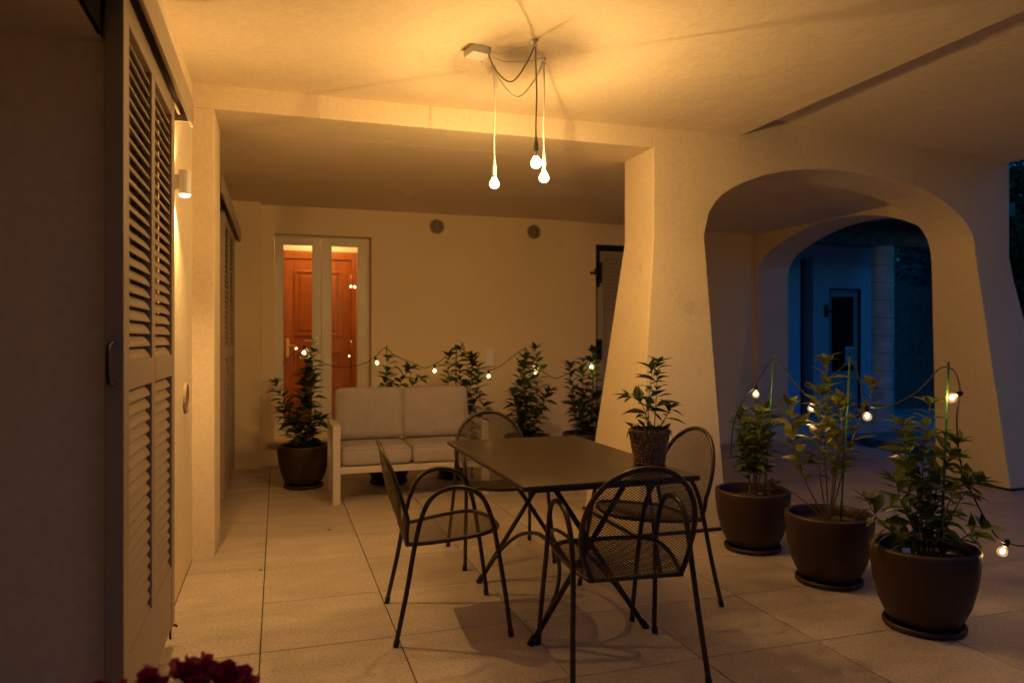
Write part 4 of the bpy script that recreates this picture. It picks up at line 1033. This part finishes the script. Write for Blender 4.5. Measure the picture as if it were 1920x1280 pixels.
# trees beyond the corner
def tree(loc, h, rcrown, zc, label, seed, n=15000):
    rr = random.Random(seed); t = empty('tree', loc, label, 'tree', 'trees beyond the house corner')
    m = MB(); H_ = h * .72
    trunk = [Vector((0, 0, -.1)), Vector((rr.uniform(-.1, .1), rr.uniform(-.1, .1), H_ * .4)), Vector((rr.uniform(-.2, .2), rr.uniform(-.2, .2), H_ * .75)), Vector((rr.uniform(-.2, .2), rr.uniform(-.2, .2), H_))]
    pts = spline(trunk, 6); m.tube(pts, [.16 * (1 - .75 * k / (len(pts) - 1)) for k in range(len(pts))], 9)
    clumps = []
    for k in range(34):
        a = rr.uniform(0, 6.28); el = rr.uniform(-1.0, 1.25); q = rr.uniform(.35, 1.0)
        c = Vector((math.cos(a) * math.cos(el) * rcrown * q, math.sin(a) * math.cos(el) * rcrown * q, zc + math.sin(el) * (h - zc) * q))
        clumps.append((c, rcrown * rr.uniform(.22, .40)))
        b = pts[rr.randrange(len(pts) // 3, len(pts))]
        lm = spline([b, b.lerp(c, .5) + Vector((0, 0, .12)), c], 5); m.tube(lm, [.045 * (1 - .8 * i / (len(lm) - 1)) for i in range(len(lm))], 6)
    m.build('trunk', 'bark', t, smooth=True)
    m = MB()
    for k in range(n):
        c, r_ = rr.choice(clumps); v = Vector((rr.gauss(0, 1), rr.gauss(0, 1), rr.gauss(0, 1))).normalized() * r_ * rr.random() ** .4
        p = c + v; s_ = rr.uniform(.07, .15); d = (v.normalized() + Vector((rr.uniform(-1, 1), rr.uniform(-1, 1), rr.uniform(-1, .6)))).normalized(); sd = d.orthogonal().normalized() * s_ * .35
        m.add([p, p + d * s_ * .5 + sd, p + d * s_ * 1.1, p + d * s_ * .5 - sd], [(0, 1, 2, 3)])
    tag(m.build('crown', 'tree_leaf', t, fix=False), kind='stuff')
tree((12.5, 9.4, -.012), 5.6, 1.9, 2.9, 'leafy tree just past the right-hand arch pillar', 61)
tree((14.9, 9.2, -.08), 6.6, 2.8, 3.2, 'tall dark tree farther out, right of the arch pillar', 62)
tree((13.4, 12.6, -.08), 6.4, 2.7, 3.2, 'dark tree behind the annex at the right edge', 63)

def hedge(x0, x1, y0, y1, h, label, seed, n):
    rr = random.Random(seed); t = empty('hedge', ((x0 + x1) / 2, (y0 + y1) / 2, -.085), label, 'hedge', 'garden hedges')
    lx, ly = (x1 - x0) / 2, (y1 - y0) / 2
    m = MB(); m.box(-lx + .2, lx - .2, -ly + .2, ly - .2, 0, h - .2); m.build('core', 'bark', t)
    m = MB()
    for k in range(n):
        f = rr.random()
        if f < .25: p = Vector((rr.uniform(-lx, lx), rr.uniform(-ly, ly), h - rr.random() ** 2 * .5 + rr.gauss(0, .08)))
        elif lx > ly: p = Vector((rr.uniform(-lx, lx), (1 if f < .62 else -1) * (ly - rr.random() ** 2 * .4 + rr.gauss(0, .06)), rr.uniform(0, h)))
        else: p = Vector(((1 if f < .62 else -1) * (lx - rr.random() ** 2 * .4 + rr.gauss(0, .06)), rr.uniform(-ly, ly), rr.uniform(0, h)))
        s_ = rr.uniform(.10, .2); d = Vector((rr.gauss(0, 1), rr.gauss(0, 1), rr.gauss(0, 1))).normalized(); sd = d.orthogonal().normalized() * s_ * .4
        m.add([p, p + d * s_ * .5 + sd, p + d * s_ * 1.1, p + d * s_ * .5 - sd], [(0, 1, 2, 3)])
    tag(m.build('foliage', 'tree_leaf', t, fix=False), kind='stuff')
hedge(15.8, 17.6, -6, 16, 4.6, 'tall dark hedge beyond the trees, right of the arches', 71, 26000)
hedge(-9, 15.5, -10.4, -8.8, 4.3, 'added hedge behind the camera, unseen, blocking low sky reflections', 72, 20000)  # unseen hedge, added to keep the low sky out of the door glass
